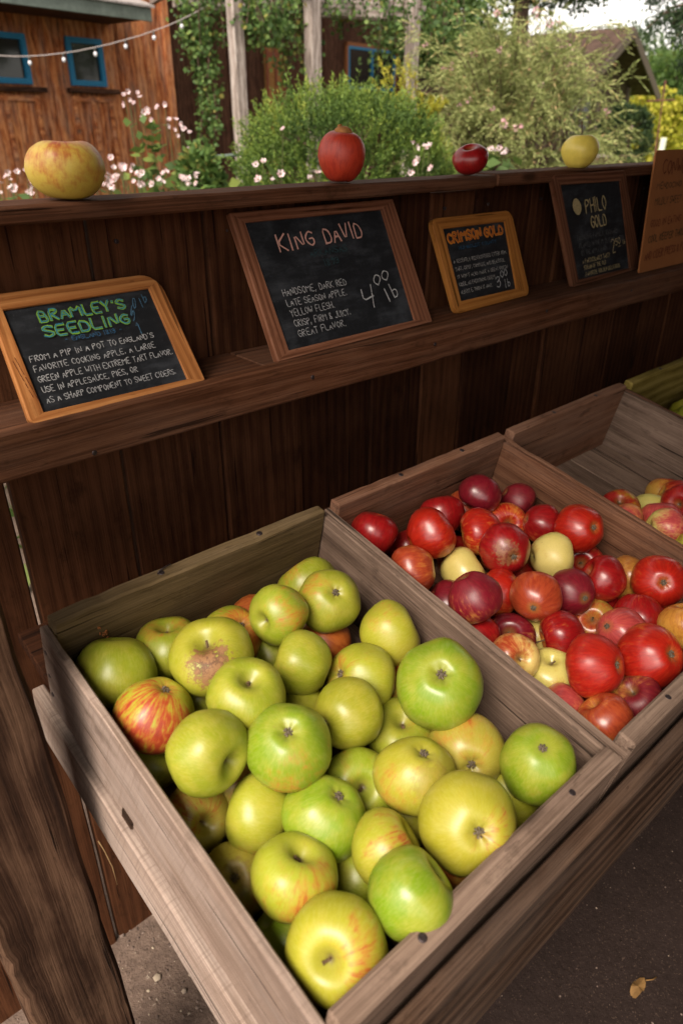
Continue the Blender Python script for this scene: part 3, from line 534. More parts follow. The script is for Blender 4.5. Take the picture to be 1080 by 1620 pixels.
CROWS = [
((980, 789), 's', 'y', 'C', .62, (-.7, 0), 'red and yellow apple with its stem hollow up, far left of the third crate heap', {}),
((None), 's', 'w', 'K', .7, None, 'rosy apple right in front of the far left one of the third crate heap', {}),
((None), 's', 'p', 'K', .35, None, 'pale yellow apple at the back of the third crate heap', {}),
((None), 's', 'w', 'K', .8, None, 'dusty pink apple behind the pink cheeked yellow one', {}),
((None), 's', 'p', 'K', .45, (.4, -.3), 'yellow apple with pink cheek, most prominent of the third crate heap', {}),
((1070, 798), 's', 'w', 'C', .75, (.2, -.4), 'crimson pink apple with stem hollow at the right picture edge, third crate', {}),
((None), 's', 'w', 'R', .7, None, 'red apple at the very top of the third crate heap', {}),
((None), 's', 'w', 'K', .6, None, 'salmon apple low at the left side board of the third crate', {}),
((None), 's', 'y', 'K', .3, None, 'yellow green apple at the right picture edge, lowest of the third crate heap', {}),
((None), 's', 'p', 'K', .1, None, 'yellow sliver of apple between the rosy and the pink cheeked ones', {}),
] + [((None), 's', 'w', 'K', .5, None, 'pink and yellow apple of the third crate heap, beyond the right picture edge', {})]*5
for (P, row) in zip(C_, CROWS):
    f_, ty, ba, ov, cv, bo, lb, kw = row
    apple((P[0], P[1], P[2]+H), P[3], f_, ty, ba, ov, cv, bo, lb, CG_, **{**dict(aspect=.88, shine=.4, streak=.25), **kw})
for P in Cf_: apple((P[0], P[1], P[2]+H), P[3], None, 's', 'w', random.choice('KKR'), .45, None, 'pink and yellow apple of the third crate heap, beyond the right picture edge', CG_, shine=.5)
YG = 'yellow green apples in the farthest crate'
for k, (u, w_, lb) in enumerate([(.10, .10, 'dark green apple in the farthest crate, by its back board'), (.12, .175, 'yellow apple in the farthest crate, nearer than the dark green one')]+[(.235+.07*(k % 2), .07+.075*(k//2), 'yellow green apple of the farthest crate beyond the right picture edge') for k in range(9)]):
    q_ = cr(3*PITCH+u, w_, -.105)
    if k < 2:
        r_ = ray(*((1084, 664), (1071, 684))[k]); q0_ = cr(0, 0, -.075); q_ = CAM+r_*((q0_-CAM).dot(un)/r_.dot(un))
    apple(q_, .034, None, 's', 'g' if k == 0 else 'y', 'O', .08, None, lb, YG)
# the four sample apples standing on the top rail
RT = H-.0787
def sample(cx_, cy_, rp, aspect, Yv, zax, base, over, cover, boff, label, **kw):
    P = ptY(cx_, cy_, Yv); d = (P-CAM).dot(fw); r = rp*d/FPX*.985
    o = apple(P, r, None, 's', base, over, cover, boff, label, 'sample apples on the top rail', aspect=aspect, **kw)
    q = V(zax).normalized().to_track_quat('Z', 'Y').to_matrix() @ Matrix.Rotation(1.1, 3, 'Z')
    old = o.matrix_world.to_3x3(); bdw = old@V(o['blush_dir'])
    low = min((q@v_.co).z for v_ in o.data.vertices); P.z = RT-low
    o.matrix_world = Matrix.Translation(P)@q.to_4x4(); o['blush_dir'] = tuple(q.transposed()@bdw)
    return o
sample(104, 264, 53, .80, .912, (.04, .0, 1), 'A', 'S', .33, (.3, -.5), 'big pale green apple with faint orange flush, on the rail above the leftmost slate sign', streak=.4, shine=.2)
o2 = sample(541, 243, 38.5, 1.10, .912, (.03, -.04, 1), 'w', 'T', .98, None, 'tall orange red apple with knobbly stem end, on the rail above the large sign', streak=.2, shine=.2, taper=.10)
sample(743, 257, 24.5, .80, .912, (-.38, -.1, 1), 'w', 'C', .97, None, 'small squat crimson apple on the rail, between the tall red and the yellow one', shine=.6)
sample(916, 243, 27, .94, .912, (.0, .02, 1), 'Y', 'N', .05, None, 'small pale yellow apple with upright stem, on the rail above the rightmost slate sign', streak=.1, stemlen=.95)

m = MB(); zt = max(v_.co.z for v_ in o2.data.vertices); m.ball((0, 0, zt*.95), .013, 12, 8, .5, (1.15, .95, .62)); m.tube([(0.004, 0, zt*.95), (.007, .001, zt*.95+.0095)], [.005, .0035], 7)
kb = m.build('stem_knob', simple('knobbly_stem_flesh', (.32, .13, .035), .7, 0, 120, .35, .5)); kb.parent = o2
# ------------------------------------------------------------------ hand lettering
GL = {'A': '00 25 40|12 32', 'B': '00 06 35 33 03|33 41 30 00', 'C': '45 26 04 02 20 41', 'D': '00 06 35 42 30 00', 'E': '40 00 06 46|03 33', 'F': '00 06 46|03 33', 'G': '45 26 04 02 20 41 43 23',
'H': '00 06|40 46|03 43', 'I': '20 26', 'J': '46 41 20 01', 'K': '00 06|46 03 40', 'L': '06 00 40', 'M': '00 06 23 46 40', 'N': '00 06 40 46', 'O': '20 02 04 26 44 42 20', 'P': '00 06 36 45 34 03',
'Q': '20 02 04 26 44 42 20|22 40', 'R': '00 06 36 45 34 03|13 40', 'S': '45 26 05 04 42 41 20 01', 'T': '06 46|26 20', 'U': '06 01 20 41 46', 'V': '06 20 46', 'W': '06 10 24 30 46', 'X': '00 46|06 40',
'Y': '06 23 46|23 20', 'Z': '06 46 00 40', '0': '20 02 04 26 44 42 20', '1': '15 26 20', '2': '05 26 45 44 00 40', '3': '05 26 45 34 13|34 42 20 01', '4': '06 03 43|46 30', '5': '46 06 04 34 42 20 01',
'8': '23 05 26 45 23 01 20 41 23', '9': '44 24 05 26 45 42 20', ',': '21 1<', '.': '20 21', "'": '26 25', '-': '13 33', '+': '24 20|12 32', '&': '40 05 26 35 01 20 42', ' ': '', 'l': '26 20', 'b': '16 10|13 33 42 30 10', '$': '45 26 05 04 42 41 20 01|27 20'}
def strokes(txt):
    """list of polylines in units of letter height; returns (strokes, width)"""
    out = []; x = 0.
    for ch in txt:
        g = GL.get(ch, ''); wd = .62 if ch not in "I1',.l " else (.34 if ch != ' ' else .42)
        if ch in 'MW': wd = .75
        jx, jy, js = random.uniform(-.02, .02), random.uniform(-.04, .04), random.uniform(.92, 1.06)
        for pl in g.split('|'):
            pts = []
            for tk in pl.split():
                a = int(tk[0]); b = -1 if tk[1] == '<' else int(tk[1])
                xx = a/4*(wd-.16); 
                if ch in "I1',.l": xx = (a-2)/4*.3+.08
                pts.append((x+xx+jx+random.uniform(-.02, .02), (b/6*js)+jy+random.uniform(-.02, .02)))
            if len(pts) > 1: out.append(pts)
        x += wd
    return out, x
def smooth(pts, closed=False):
    if len(pts) < 3: return [V((*p, 0)) for p in pts]
    P = [V((*p, 0)) for p in pts]; o = [P[0]]
    for a, b in zip(P, P[1:]): 
        o.append(a.lerp(b, .22)); o.append(a.lerp(b, .78))
    o.append(P[-1]); return o
class Board:
    """a flat sign given by the corners of its front face (top-left, top-right, bottom-right, bottom-left)"""
    def __init__(s, tl, tr, br, bl):
        s.c = [V(tl), V(tr), V(br), V(bl)]; s.n = ((s.c[1]-s.c[0]).cross(s.c[3]-s.c[0])).normalized()
        if s.n.dot(CAM-s.c[0]) < 0: s.n = -s.n
    def p(s, a, b, h=0.): return (s.c[0]*(1-a)+s.c[1]*a)*(1-b)+(s.c[3]*(1-a)+s.c[2]*a)*b+s.n*h
    def st(s, px, py):
        """where the sight line through a photo point meets the board, as fractions"""
        r = ray(px, py); q = CAM+r*((s.c[0]-CAM).dot(s.n)/r.dot(s.n)); a = b = .5
        for _ in range(12):
            e = q-s.p(a, b); da = (s.p(a+1e-3, b)-s.p(a, b))/1e-3; db = (s.p(a, b+1e-3)-s.p(a, b))/1e-3
            m11, m12, m22 = da.dot(da), da.dot(db), db.dot(db); r1, r2 = e.dot(da), e.dot(db); D = m11*m22-m12*m12
            a += (r1*m22-r2*m12)/D; b += (m11*r2-m12*r1)/D
        return a, b
def write(mb, B, txt, a0, b0, a1, b1, hgt, wid, h=.0006, rough=.25, slant=0.):
    """txt along the baseline (a0,b0)-(a1,b1) of board B, letter height hgt (fraction of the board height), stroke width in metres"""
    st_, W = strokes(txt); o = B.p(a0, b0, h); e = B.p(a1, b1, h); ex = (e-o)/W; ey = (B.p(a0, b0-hgt, h)-o); exn = ex.normalized(); 
    for pl in st_:
        P = [o+ex*q.x+ey*q.y+exn*slant*q.y*ey.length for q in smooth(pl)]; L = []
        for k, q in enumerate(P):
            d = (P[min(k+1, len(P)-1)]-P[max(k-1, 0)]).normalized(); sd = d.cross(B.n); w_ = wid*.5*(1+random.uniform(-rough, rough)); 
            if k == 0: q = q-d*wid*.3
            if k == len(P)-1: q = q+d*wid*.3
            L.append((mb.vert(q+sd*w_), mb.vert(q-sd*w_)))
        for a, b in zip(L, L[1:]): mb.face((a[0], b[0], b[1], a[1]), .5)
def chalk(name, col, amt=.35, col2=None):
    t = NT(name); tc = t.n('ShaderNodeTexCoord').outputs['Object']; nz = t.noise(tc, 700., 3., .7).outputs[0]
    t.set(t.bsdf.inputs['Base Color'], t.mix(t.range(nz, .38, .58, min(1., amt*1.6), 0.), col, (.012, .013, .016))); t.bsdf.inputs['Roughness'].default_value = .95; return t.m
def slate_mat():
    t = NT('slate'); tc = t.n('ShaderNodeTexCoord').outputs['Object']; a = t.noise(tc, 14., 5., .65).outputs[0]; b = t.noise(t.scale(tc, (20, 20, 90)), 1., 4., .7).outputs[0]
    c = t.mix(t.math('MULTIPLY', t.range(t.math('ADD', t.math('MULTIPLY', a, .6), t.math('MULTIPLY', b, .4)), .42, .68), .8), (.0085, .0095, .012), (.048, .053, .062)); sc_ = t.range(t.noise(t.scale(tc, (400, 400, 60)), 1., 2.).outputs[0], .68, .75)
    t.set(t.bsdf.inputs['Base Color'], t.mix(t.math('MULTIPLY', sc_, .25), c, (.12, .12, .12))); t.bsdf.inputs['Roughness'].default_value = .62; t.bsdf.inputs['Specular IOR Level'].default_value = .3; return t.m
SLATE = slate_mat()
def rrect(B, ins, rad, n=5):
    """outline points (a,b) of the board inset by ins metres with corner radii rad (4, metres)"""
    W = (B.c[1]-B.c[0]).length*.5+(B.c[2]-B.c[3]).length*.5; Hh = ((B.c[3]-B.c[0]).length+(B.c[2]-B.c[1]).length)*.5
    ia, ib = ins/W, ins/Hh; out = []
    for k, (ca, cb, sa, sb) in enumerate(((0, 0, 1, 1), (1, 0, -1, 1), (1, 1, -1, -1), (0, 1, 1, -1))):
        ra, rb = rad[k]/W, rad[k]/Hh; ox, oy = ca+sa*(ia+ra), cb+sb*(ib+rb)
        for j in range(n+1):
            t = j/n*math.pi/2; u_, v_ = math.cos(t), math.sin(t)
            d = {0: (-u_, -v_), 1: (v_, -u_), 2: (u_, v_), 3: (-v_, u_)}[k]
            out.append((ox+d[0]*ra, oy+d[1]*rb))
    return out
def sign(loc, label, outer, inner_px, rad, mat, th=.011, group='chalk signs leaning on the shelf', fh=.0035):
    root = empty('slate_sign', loc, label, 'chalk sign', group)
    O = outer; I = Board(*[O.p(*O.st(*q)) for q in inner_px])
    ic = [O.st(*q) for q in inner_px]
    def ring(nm, inset):
        out = rrect(O, inset, [max(.0005, r-inset*.5) for r in rad]); return out
    n = len(ring('', 0))//4
    mb = MB(); outs = [(ring('', .0), -th), (ring('', .0), -.0012), (ring('', .0012), 0.)]
    R_o = [[O.p(a, b, h) for a, b in rg] for rg, h in outs]
    N = len(R_o[0])
    # inner edge point for every outline point: the nearest point on the inner rectangle side, corners kept
    inner = []
    for k in range(N):
        c_ = k//n; inner.append(ic[c_])
    def lerp(p, q, t): return (p[0]*(1-t)+q[0]*t, p[1]*(1-t)+q[1]*t)
    # four rails; each is its own strip so the grain turns at the corners
    W = (O.c[1]-O.c[0]).length; Hh = (O.c[3]-O.c[0]).length; prof = outs
    for side in range(4):
        A = (side*n+n//2); seg = [(A+i) % N for i in range(n+1)]
        off = V((random.uniform(0, 5), random.uniform(0, 5), 0)); tone = random.uniform(.35, .65)
        def gcf(a, b): 
            x, y = a*W, b*Hh
            return off+(V((x, y, 0)) if side in (0, 2) else V((y, x, 0)))
        # subdivide the long straight piece
        cols = []
        for i, k in enumerate(seg):
            t = 0 if k//n == side else 1
            cols.append(([rg[k] for rg, _ in prof], lerp(ic[side], ic[(side+1) % 4], t)))
        # insert extra columns in the long gap
        gap = next(i for i in range(len(seg)-1) if seg[i]//n == side and seg[i+1]//n != side)
        a_, b_ = cols[gap], cols[gap+1]; ext = []
        for j in range(1, 12):
            t = j/12; ext.append(([lerp(p, q, t) for p, q in zip(a_[0], b_[0])], lerp(a_[1], b_[1], t)))
        cols = cols[:gap+1]+ext+cols[gap+1:]
        vs = []
        for os_, ip in cols:
            col = [mb.vert(O.p(a, b, h), gcf(a, b)+V((0, 0, h))) for (a, b), (_, h) in zip(os_, prof)]
            mid_ = lerp(os_[-1], ip, .96); col.append(mb.vert(O.p(*mid_, 0), gcf(*mid_))); col.append(mb.vert(O.p(*ip, -.0008), gcf(*ip))); col.append(mb.vert(O.p(*ip, -fh-.001), gcf(*ip)+V((0, 0, .003)))); col.append(mb.vert(O.p(*ip, -th), gcf(*ip)))
            vs.append(col)
        for c1_, c2_ in zip(vs, vs[1:]):
            for i in range(len(c1_)-1): mb.face((c1_[i], c2_[i], c2_[i+1], c1_[i+1]), tone)
            mb.face((c1_[-1], c2_[-1], c2_[0], c1_[0]), tone)
    mb.build('frame', mat, root)
    m = MB(); ex = .02
    q = [O.p(ic[0][0]-ex, ic[0][1]-ex, -fh), O.p(ic[1][0]+ex, ic[1][1]-ex, -fh), O.p(ic[2][0]+ex, ic[2][1]+ex, -fh), O.p(ic[3][0]-ex, ic[3][1]+ex, -fh)]
    i = [m.vert(p_) for p_ in q]+[m.vert(p_-O.n*.004) for p_ in q]
    for f_ in ((0, 1, 2, 3), (7, 6, 5, 4), (0, 4, 5, 1), (1, 5, 6, 2), (2, 6, 7, 3), (3, 7, 4, 0)): m.face([i[k] for k in f_])
    m.build('slate_panel', SLATE, root)
    return root, Board(*[O.p(a, b, -fh+.0002) for a, b in ic])
ZS = H-.3105
C_WH = chalk('white_chalk', (.46, .46, .47)); C_GR = chalk('green_chalk', (.17, .36, .035), .2); C_BL = chalk('blue_chalk', (.02, .20, .30), .3); C_BD = chalk('faint_blue_chalk', (.02, .085, .17), .5)
C_PK = chalk('pink_chalk', (.62, .33, .27), .2); C_TL = chalk('faint_teal_chalk', (.02, .055, .065), .4); C_OR = chalk('orange_chalk', (.62, .20, .01), .2); C_DR = chalk('dark_orange_chalk', (.34, .07, .012), .3)
C_TN = chalk('tan_chalk', (.42, .33, .16), .3); C_GY = chalk('faint_grey_chalk', (.09, .09, .095), .5); C_BR = simple('brown_marker', (.12, .025, .008), .8); C_DK = simple('dark_marker', (.07, .035, .012), .8); C_CY = chalk('faint_cyan_chalk', (.05, .13, .21), .4)
# leftmost sign : corners from the shelf up to the wall
def corners(tl, tr, br, bl, yt, yb=None):
    f_ = lambda q: ptZ(*q, ZS) if yb is None else ptY(*q, yb)
    return Board(ptY(*tl, yt), ptY(*tr, yt), f_(br), f_(bl))
B = corners((-24, 467), (248, 431), (326, 602), (50, 673), .925)
s1, I = sign((.36, .84, ZS), 'honey framed slate sign with green and blue BRAMLEY\'S SEEDLING lettering, leftmost on the shelf', B, [(5, 490), (236, 455), (300, 597), (70, 652)], [.012, .028, .004, .010], W_FR1)
m = MB(); write(m, I, "BRAMLEY'S", .20, .160, .80, .160, .105, .0034, rough=.15); write(m, I, 'SEEDLING', .19, .315, .79, .315, .105, .0034, rough=.15); m.build('title_lettering', C_GR, s1)
m = MB(); write(m, I, "BRAMLEY'S", .20, .160, .80, .160, .105, .0014, h=.0009); write(m, I, 'SEEDLING', .19, .315, .79, .315, .105, .0015, h=.0009); m.build('title_lettering', C_BL, s1)
m = MB(); write(m, I, '- ENGLAND 1813 -', .30, .385, .70, .385, .042, .0013); m.build('subtitle_lettering', C_BD, s1)
m = MB()
for k, (tx, a1) in enumerate((("FROM A PIP IN A POT TO ENGLAND'S", .90), ('FAVORITE COOKING APPLE. A LARGE', .88), ('GREEN APPLE WITH EXTREME TART FLAVOR.', .985), ('USE IN APPLESAUCE, PIES, OR', .69), ('AS A SHARP COMPONENT TO SWEET CIDERS.', .95))):
    write(m, I, tx, .045, .515+k*.102, a1, .505+k*.102, .058, .00085)
m.build('body_lettering', C_WH, s1)
m = MB(); write(m, I, '1', .80, .46, .86, .40, .14, .0014); write(m, I, '50', .80, .31, .88, .10, .09, .0014); write(m, I, 'lb', .90, .18, .97, .10, .09, .0014); m.build('price_lettering', C_CY, s1)
m = MB(); write(m, B, 'CUTTING GREEN LANE', .035, .50, .075, .86, .012, .0006); write(m, B, 'ORCHARD STAND', .02, .52, .055, .82, .012, .0006); m.build('frame_scribble', C_BR, s1)
B = corners((363, 336), (621, 314), (684, 509), (440, 573), .927)
s2, I = sign((.80, .85, ZS), 'large brown framed slate sign with pink KING DAVID lettering and price 4.00', B, [(388, 352), (604, 331), (664, 504), (458, 554)], [.002]*4, W_FR2)
m = MB(); write(m, I, 'KING', .17, .245, .44, .225, .13, .0027); write(m, I, 'DAVID', .50, .225, .81, .205, .13, .0027); m.build('title_lettering', C_PK, s2)
m = MB(); write(m, I, 'ARKANSAS', .36, .315, .65, .305, .055, .0013); write(m, I, '1893', .44, .40, .56, .395, .055, .0013); m.build('subtitle_lettering', C_TL, s2)
m = MB()
for k, (tx, a1) in enumerate((('HANDSOME, DARK RED', .56), ('LATE SEASON APPLE.', .54), ('YELLOW FLESH.', .42), ('CRISP, FIRM & JUICY.', .52), ('GREAT FLAVOR.', .46))):
    write(m, I, tx, .09+k*.003, .585+k*.083, a1, .580+k*.083, .054, .00095)
m.build('body_lettering', C_WH, s2)
m = MB(); write(m, I, '4', .64, .83, .76, .79, .19, .0022); write(m, I, '00', .77, .64, .92, .58, .09, .0018); write(m, I, 'lb', .84, .79, .96, .74, .13, .002, slant=-.2); m.build('price_lettering', C_WH, s2)
B = corners((681, 346), (808, 332), (838, 466), (722, 497), .927)
s3, I = sign((1.2, .87, ZS), 'small rounded orange framed slate sign with orange CRIMSON GOLD lettering', B, [(701, 362), (799, 350), (823, 455), (730, 476)], [.016, .018, .014, .014], W_FR3)
m = MB(); write(m, I, 'CRIMSON', .05, .20, .60, .18, .135, .0048, rough=.15); write(m, I, 'GOLD', .64, .18, .97, .16, .135, .0048, rough=.15); m.build('title_lettering', C_OR, s3)
m = MB(); write(m, I, 'CRIMSON', .05, .20, .60, .18, .135, .0016, h=.0009); write(m, I, 'GOLD', .64, .18, .97, .16, .135, .0016, h=.0009); m.build('title_lettering', C_DR, s3)
m = MB(); write(m, I, 'HUMBOLDT COUNTY', .18, .30, .82, .28, .045, .0012); m.build('subtitle_lettering', C_BD, s3)
m = MB()
for k, (tx, a1) in enumerate((('A RECENTLY REDISCOVERED ETTER GEM.', .96), ('TART, CRISP, COMPLEX, AND BEAUTIFUL', .90), ('IT WON\'T ALSO MAKE A GREAT FRESH', .93), ('CIDER, AS EVERYTHING EXCEPT', .68), ('ALBERT E. THREW IT AWAY.', .60))):
    write(m, I, tx, .05, .475+k*.108, a1, .46+k*.108, .05, .0009)
m.build('body_lettering', C_GY if False else chalk('dim_white_chalk', (.40, .38, .36), .5), s3)
m = MB(); write(m, I, '3', .67, .93, .77, .92, .16, .0017); write(m, I, '00', .77, .80, .91, .77, .10, .0015); write(m, I, 'lb', .82, .95, .93, .93, .12, .0015); m.build('price_lettering', C_WH, s3)
B = Board(ptY(873, 277, .877), ptY(988, 269, .877), ptZ(1014, 424, ZS), ptZ(906, 455, ZS))
s4, I = sign((1.6, .86, ZS), 'tall dark framed slate sign with PHILO GOLD lettering beside a drawn apple', B, [(886.5, 293), (982, 286), (1008, 425), (916, 443)], [.018, .006, .004, .006], W_FR4)
m = MB(); write(m, I, 'PHILO', .35, .30, .73, .275, .145, .0030); write(m, I, 'GOLD', .40, .465, .69, .45, .125, .0030)
c0 = [m.vert(I.p(.21+.065*math.cos(t/18*6.283)*(1+.08*math.cos(t/18*12.57)), .225+.085*math.sin(t/18*6.283), .0006)) for t in range(18)]; m.face(c0); m.build('title_lettering', C_TN, s4)
m = MB()
for k, (tx, a1) in enumerate((('FOUNDING FAMILY, RICHARD', .86), ('PLANTED IN THE 1970S PROPAGATED', .96), ('BY THE APPLE FARM', .62))): write(m, I, tx, .12+k*.015, .575+k*.085, a1, .555+k*.085, .05, .0013)
m.build('body_lettering', C_GY, s4)
m = MB()
for k, (tx, a1) in enumerate((('A PARTICULARLY TASTY', .66), ('STRAIN OF THE OLD', .56), ('FAVORITE GOLDEN DELICIOUS', .82))): write(m, I, tx, .14+k*.01, .835+k*.073, a1, .815+k*.073, .048, .0011)
m.build('body_lettering', C_TN, s4)
m = MB(); write(m, I, '2', .70, .79, .79, .77, .16, .0022); write(m, I, '50', .79, .70, .90, .68, .08, .0018); write(m, I, '-', .80, .76, .96, .74, .08, .0018); write(m, I, 'lb', .93, .70, .99, .69, .05, .0015); m.build('price_lettering', C_TN, s4)
# cardboard notice
def card_mat():
    t = NT('orange_cardboard'); tc = t.n('ShaderNodeTexCoord').outputs['Object']; a = t.noise(tc, 18., 4.).outputs[0]; b = t.noise(t.scale(tc, (240, 240, 8)), 1., 2.).outputs[0]
    t.set(t.bsdf.inputs['Base Color'], t.mix(t.math('ADD', t.math('MULTIPLY', a, .7), t.math('MULTIPLY', b, .3)), (.18, .058, .013), (.34, .12, .030))); t.bsdf.inputs['Roughness'].default_value = .85; return t.m
B = Board(V((1.736, .874, H-.048)), V((2.0, .874, H-.048)), V((2.0, .850, ZS)), V((1.716, .850, ZS)))
root = empty('cardboard_sign', (1.83, .86, ZS), 'orange cardboard notice with faded red and green handwriting, rightmost on the shelf', 'cardboard sign')
m = MB(); rr_ = rrect(B, 0, [.008, .008, .004, .004]); f1 = [m.vert(B.p(a, b, 0)) for a, b in rr_]; f2 = [m.vert(B.p(a, b, -.004)) for a, b in rr_]; m.face(f1); m.face(f2[::-1])
for i in range(len(f1)): j = (i+1) % len(f1); m.face((f1[i], f2[i], f2[j], f1[j]))
m.build('card', card_mat(), root)
m = MB(); write(m, B, 'CONWELL', .16, .19, .78, .19, .115, .0034, h=.0006); m.build('text_line', C_BR, root)
m = MB(); write(m, B, 'GOOD IN EATING TOO', .08, .62, .80, .60, .06, .0022, h=.0006); m.build('text_line', C_BR, root)
m = MB(); write(m, B, 'AND CIDER PRESS & PIE', .06, .90, .80, .87, .07, .0026, h=.0006); m.build('text_line', C_BR, root)
m = MB(); write(m, B, 'MENDOCINO FOUND', .10, .31, .85, .30, .05, .002, h=.0006); m.build('text_line', C_DK, root)
m = MB(); write(m, B, 'MILDLY SWEET & CRISP', .10, .44, .88, .43, .06, .002, h=.0006); m.build('text_line', C_DK, root)
m = MB(); write(m, B, 'COOL KEEPER THRU NOV', .08, .75, .88, .73, .06, .0026, h=.0006); m.build('text_line', C_DK, root)
# ------------------------------------------------------------------ floor, ground
def ground_mat():
    t = NT('packed_earth'); tc = t.n('ShaderNodeTexCoord').outputs['Object']
    a = t.noise(tc, 2.5, 5., .6).outputs[0]; b = t.noise(tc, 45., 5., .7).outputs[0]; c = t.n('ShaderNodeTexVoronoi', Vector=tc, Scale=90.).outputs['Distance']
    col = t.ramp(t.math('ADD', t.math('MULTIPLY', a, .5), t.math('MULTIPLY', b, .5)), [(.3, (.07, .045, .034)), (.55, (.17, .115, .088)), (.75, (.28, .205, .16))])
    t.set(t.bsdf.inputs['Base Color'], t.mix(t.range(b, .62, .7), col, (.38, .31, .24))); t.bsdf.inputs['Roughness'].default_value = .95; t.bump(t.math('ADD', b, t.math('MULTIPLY', c, .1)), .8, .010); return t.m
def floor_mat():
    t = NT('old_concrete'); tc = t.n('ShaderNodeTexCoord').outputs['Object']
    a = t.noise(tc, 3., 5., .6).outputs[0]; b = t.noise(tc, 70., 5., .75).outputs[0]
    col = t.ramp(t.math('ADD', t.math('MULTIPLY', a, .6), t.math('MULTIPLY', b, .4)), [(.3, (.014, .009, .0075)), (.6, (.032, .021, .018)), (.8, (.055, .038, .032))])
    t.set(t.bsdf.inputs['Base Color'], t.mix(t.range(t.noise(tc, 260., 3., .7).outputs[0], .60, .68), t.mix(t.range(b, .62, .70), col, (.010, .006, .005)), (.09, .06, .045))); t.bsdf.inputs['Roughness'].default_value = .8; t.bump(b, .7, .005); t.bsdf.inputs['Specular IOR Level'].default_value = .08; return t.m
m = MB(); R0 = 400
i = [m.vert((x, y, 0)) for x, y in ((-R0, -R0), (R0, -R0), (R0, R0), (-R0, R0))]; m.face(i); tag(m.build('ground', ground_mat()), kind='structure')
m = MB(); m.box((.42, -4, -.04), X, Y, Z, 8, 4.92, .045); fl = m.build('floor', floor_mat()); tag(fl, kind='structure')
# clods and chips of bark on the earth beside the post
m = MB()
for k in range(1500):
    x, y = random.uniform(-.15, .415), random.uniform(.3, 1.0); r = random.uniform(.0006, .003)*(1 if random.random() < .95 else 2.5)
    m.ball((x, y, r*.3), r, 5, 4, random.random(), (random.uniform(.7, 1.6), random.uniform(.7, 1.6), random.uniform(.4, .9)))
t = NT('earth_crumbs'); t.set(t.bsdf.inputs['Base Color'], t.ramp(t.attr('tone').outputs['Fac'], [(.0, (.07, .045, .035)), (.8, (.22, .16, .13)), (1., (.42, .34, .25))])); t.bsdf.inputs['Roughness'].default_value = .95
tag(m.build('earth_crumbs', t.m), 'brown crumbs of earth and bark at the foot of the post', 'earth', kind='stuff')
m = MB()
for k in range(700):
    x, y = random.uniform(.5, 2.2), random.uniform(-.5, .5); r = random.uniform(.0005, .0016)*(1 if random.random() < .96 else 2.2)
    m.ball((x, y, .005+r*.3), r, 5, 4, random.random(), (random.uniform(.7, 1.8), random.uniform(.7, 1.8), random.uniform(.4, .8)))
tag(m.build('floor_grit', t.m), 'fine grit and crumbs scattered on the dark floor in front of the table', 'grit', kind='stuff')
# fallen leaf on the floor, straw hanging under the table edge
lp = ptZ(1008, 1563, .0055); m = MB(); c0 = m.vert(lp+V((0, 0, .006))); rim = []
for k in range(14):
    a = k/14*6.283; rr = .0165*(1+.25*math.cos(2*a)+random.uniform(-.12, .12)); rim.append(m.vert(lp+V((math.cos(a)*rr*1.1, math.sin(a)*rr*.8, .0025+.004*math.cos(3*a)))))
for k in range(14): m.face((c0, rim[k], rim[(k+1) % 14]))
m.tube([lp+V((.022, -.004, .004)), lp+V((.034, -.012, .003)), lp+V((.045, -.014, .001))], .0012, 5)
tag(to_origin(m.build('fallen_leaf', simple('dry_leaf', (.17, .09, .028), .8, 0, 60, .3)), lp), 'small yellow brown leaf lying on the dark floor at the lower right', 'leaf')
s0 = ptY(165, 1345, .62); s1_ = ptY(186, 1400, .62); m = MB(); m.tube([s0+V((-.004, 0, .02)), s0, s0.lerp(s1_, .5)+V((.002, 0, 0)), s1_], [.0008, .0008, .0007, .0003], 5)
tag(to_origin(m.build('straw', simple('straw', (.50, .32, .15), .7)), s0), 'single thin straw dangling below the side board of the table', 'straw')
# ------------------------------------------------------------------ unseen roof and walls, added to shade the stand
mb = MB()
for k in range(19): mb.plank((SHADE_ROOFX, -1.95+k*.19, 2.62), X, Y, Z, 5.2, .187, .022, .002, .001, .4)
mb.build('roof', W_TAB, stand)  # out-of-view roof, its extent chosen to block sky and sun
mb = MB()
for k in range(6): mb.plank((SHADE_ROOFX+.1+k*.95, -1.85, 2.50), Y, X, Z, 3.4, .06, .115, .002, .001, .4)
mb.build('rafter', W_TAB, stand)  # rafters of the same unseen shading roof
mb = MB()
for k in range(28): mb.plank((.05+k*.19, -1.9, -.01), Z, X, Y, 2.62, .186, .022, .002, .001, .4)
mb.build('added_opposite_wall', W_WALL, stand)  # unseen wall behind the camera, added to cut light from the front
mb = MB()
for k in range(14): mb.plank((5.2, -1.88+k*.19, -.01), Z, Y, X, 2.62, .186, .022, .002, .001, .4)
mb.build('added_end_wall', W_WALL, stand)  # unseen wall at the right, added to lower the ambient light
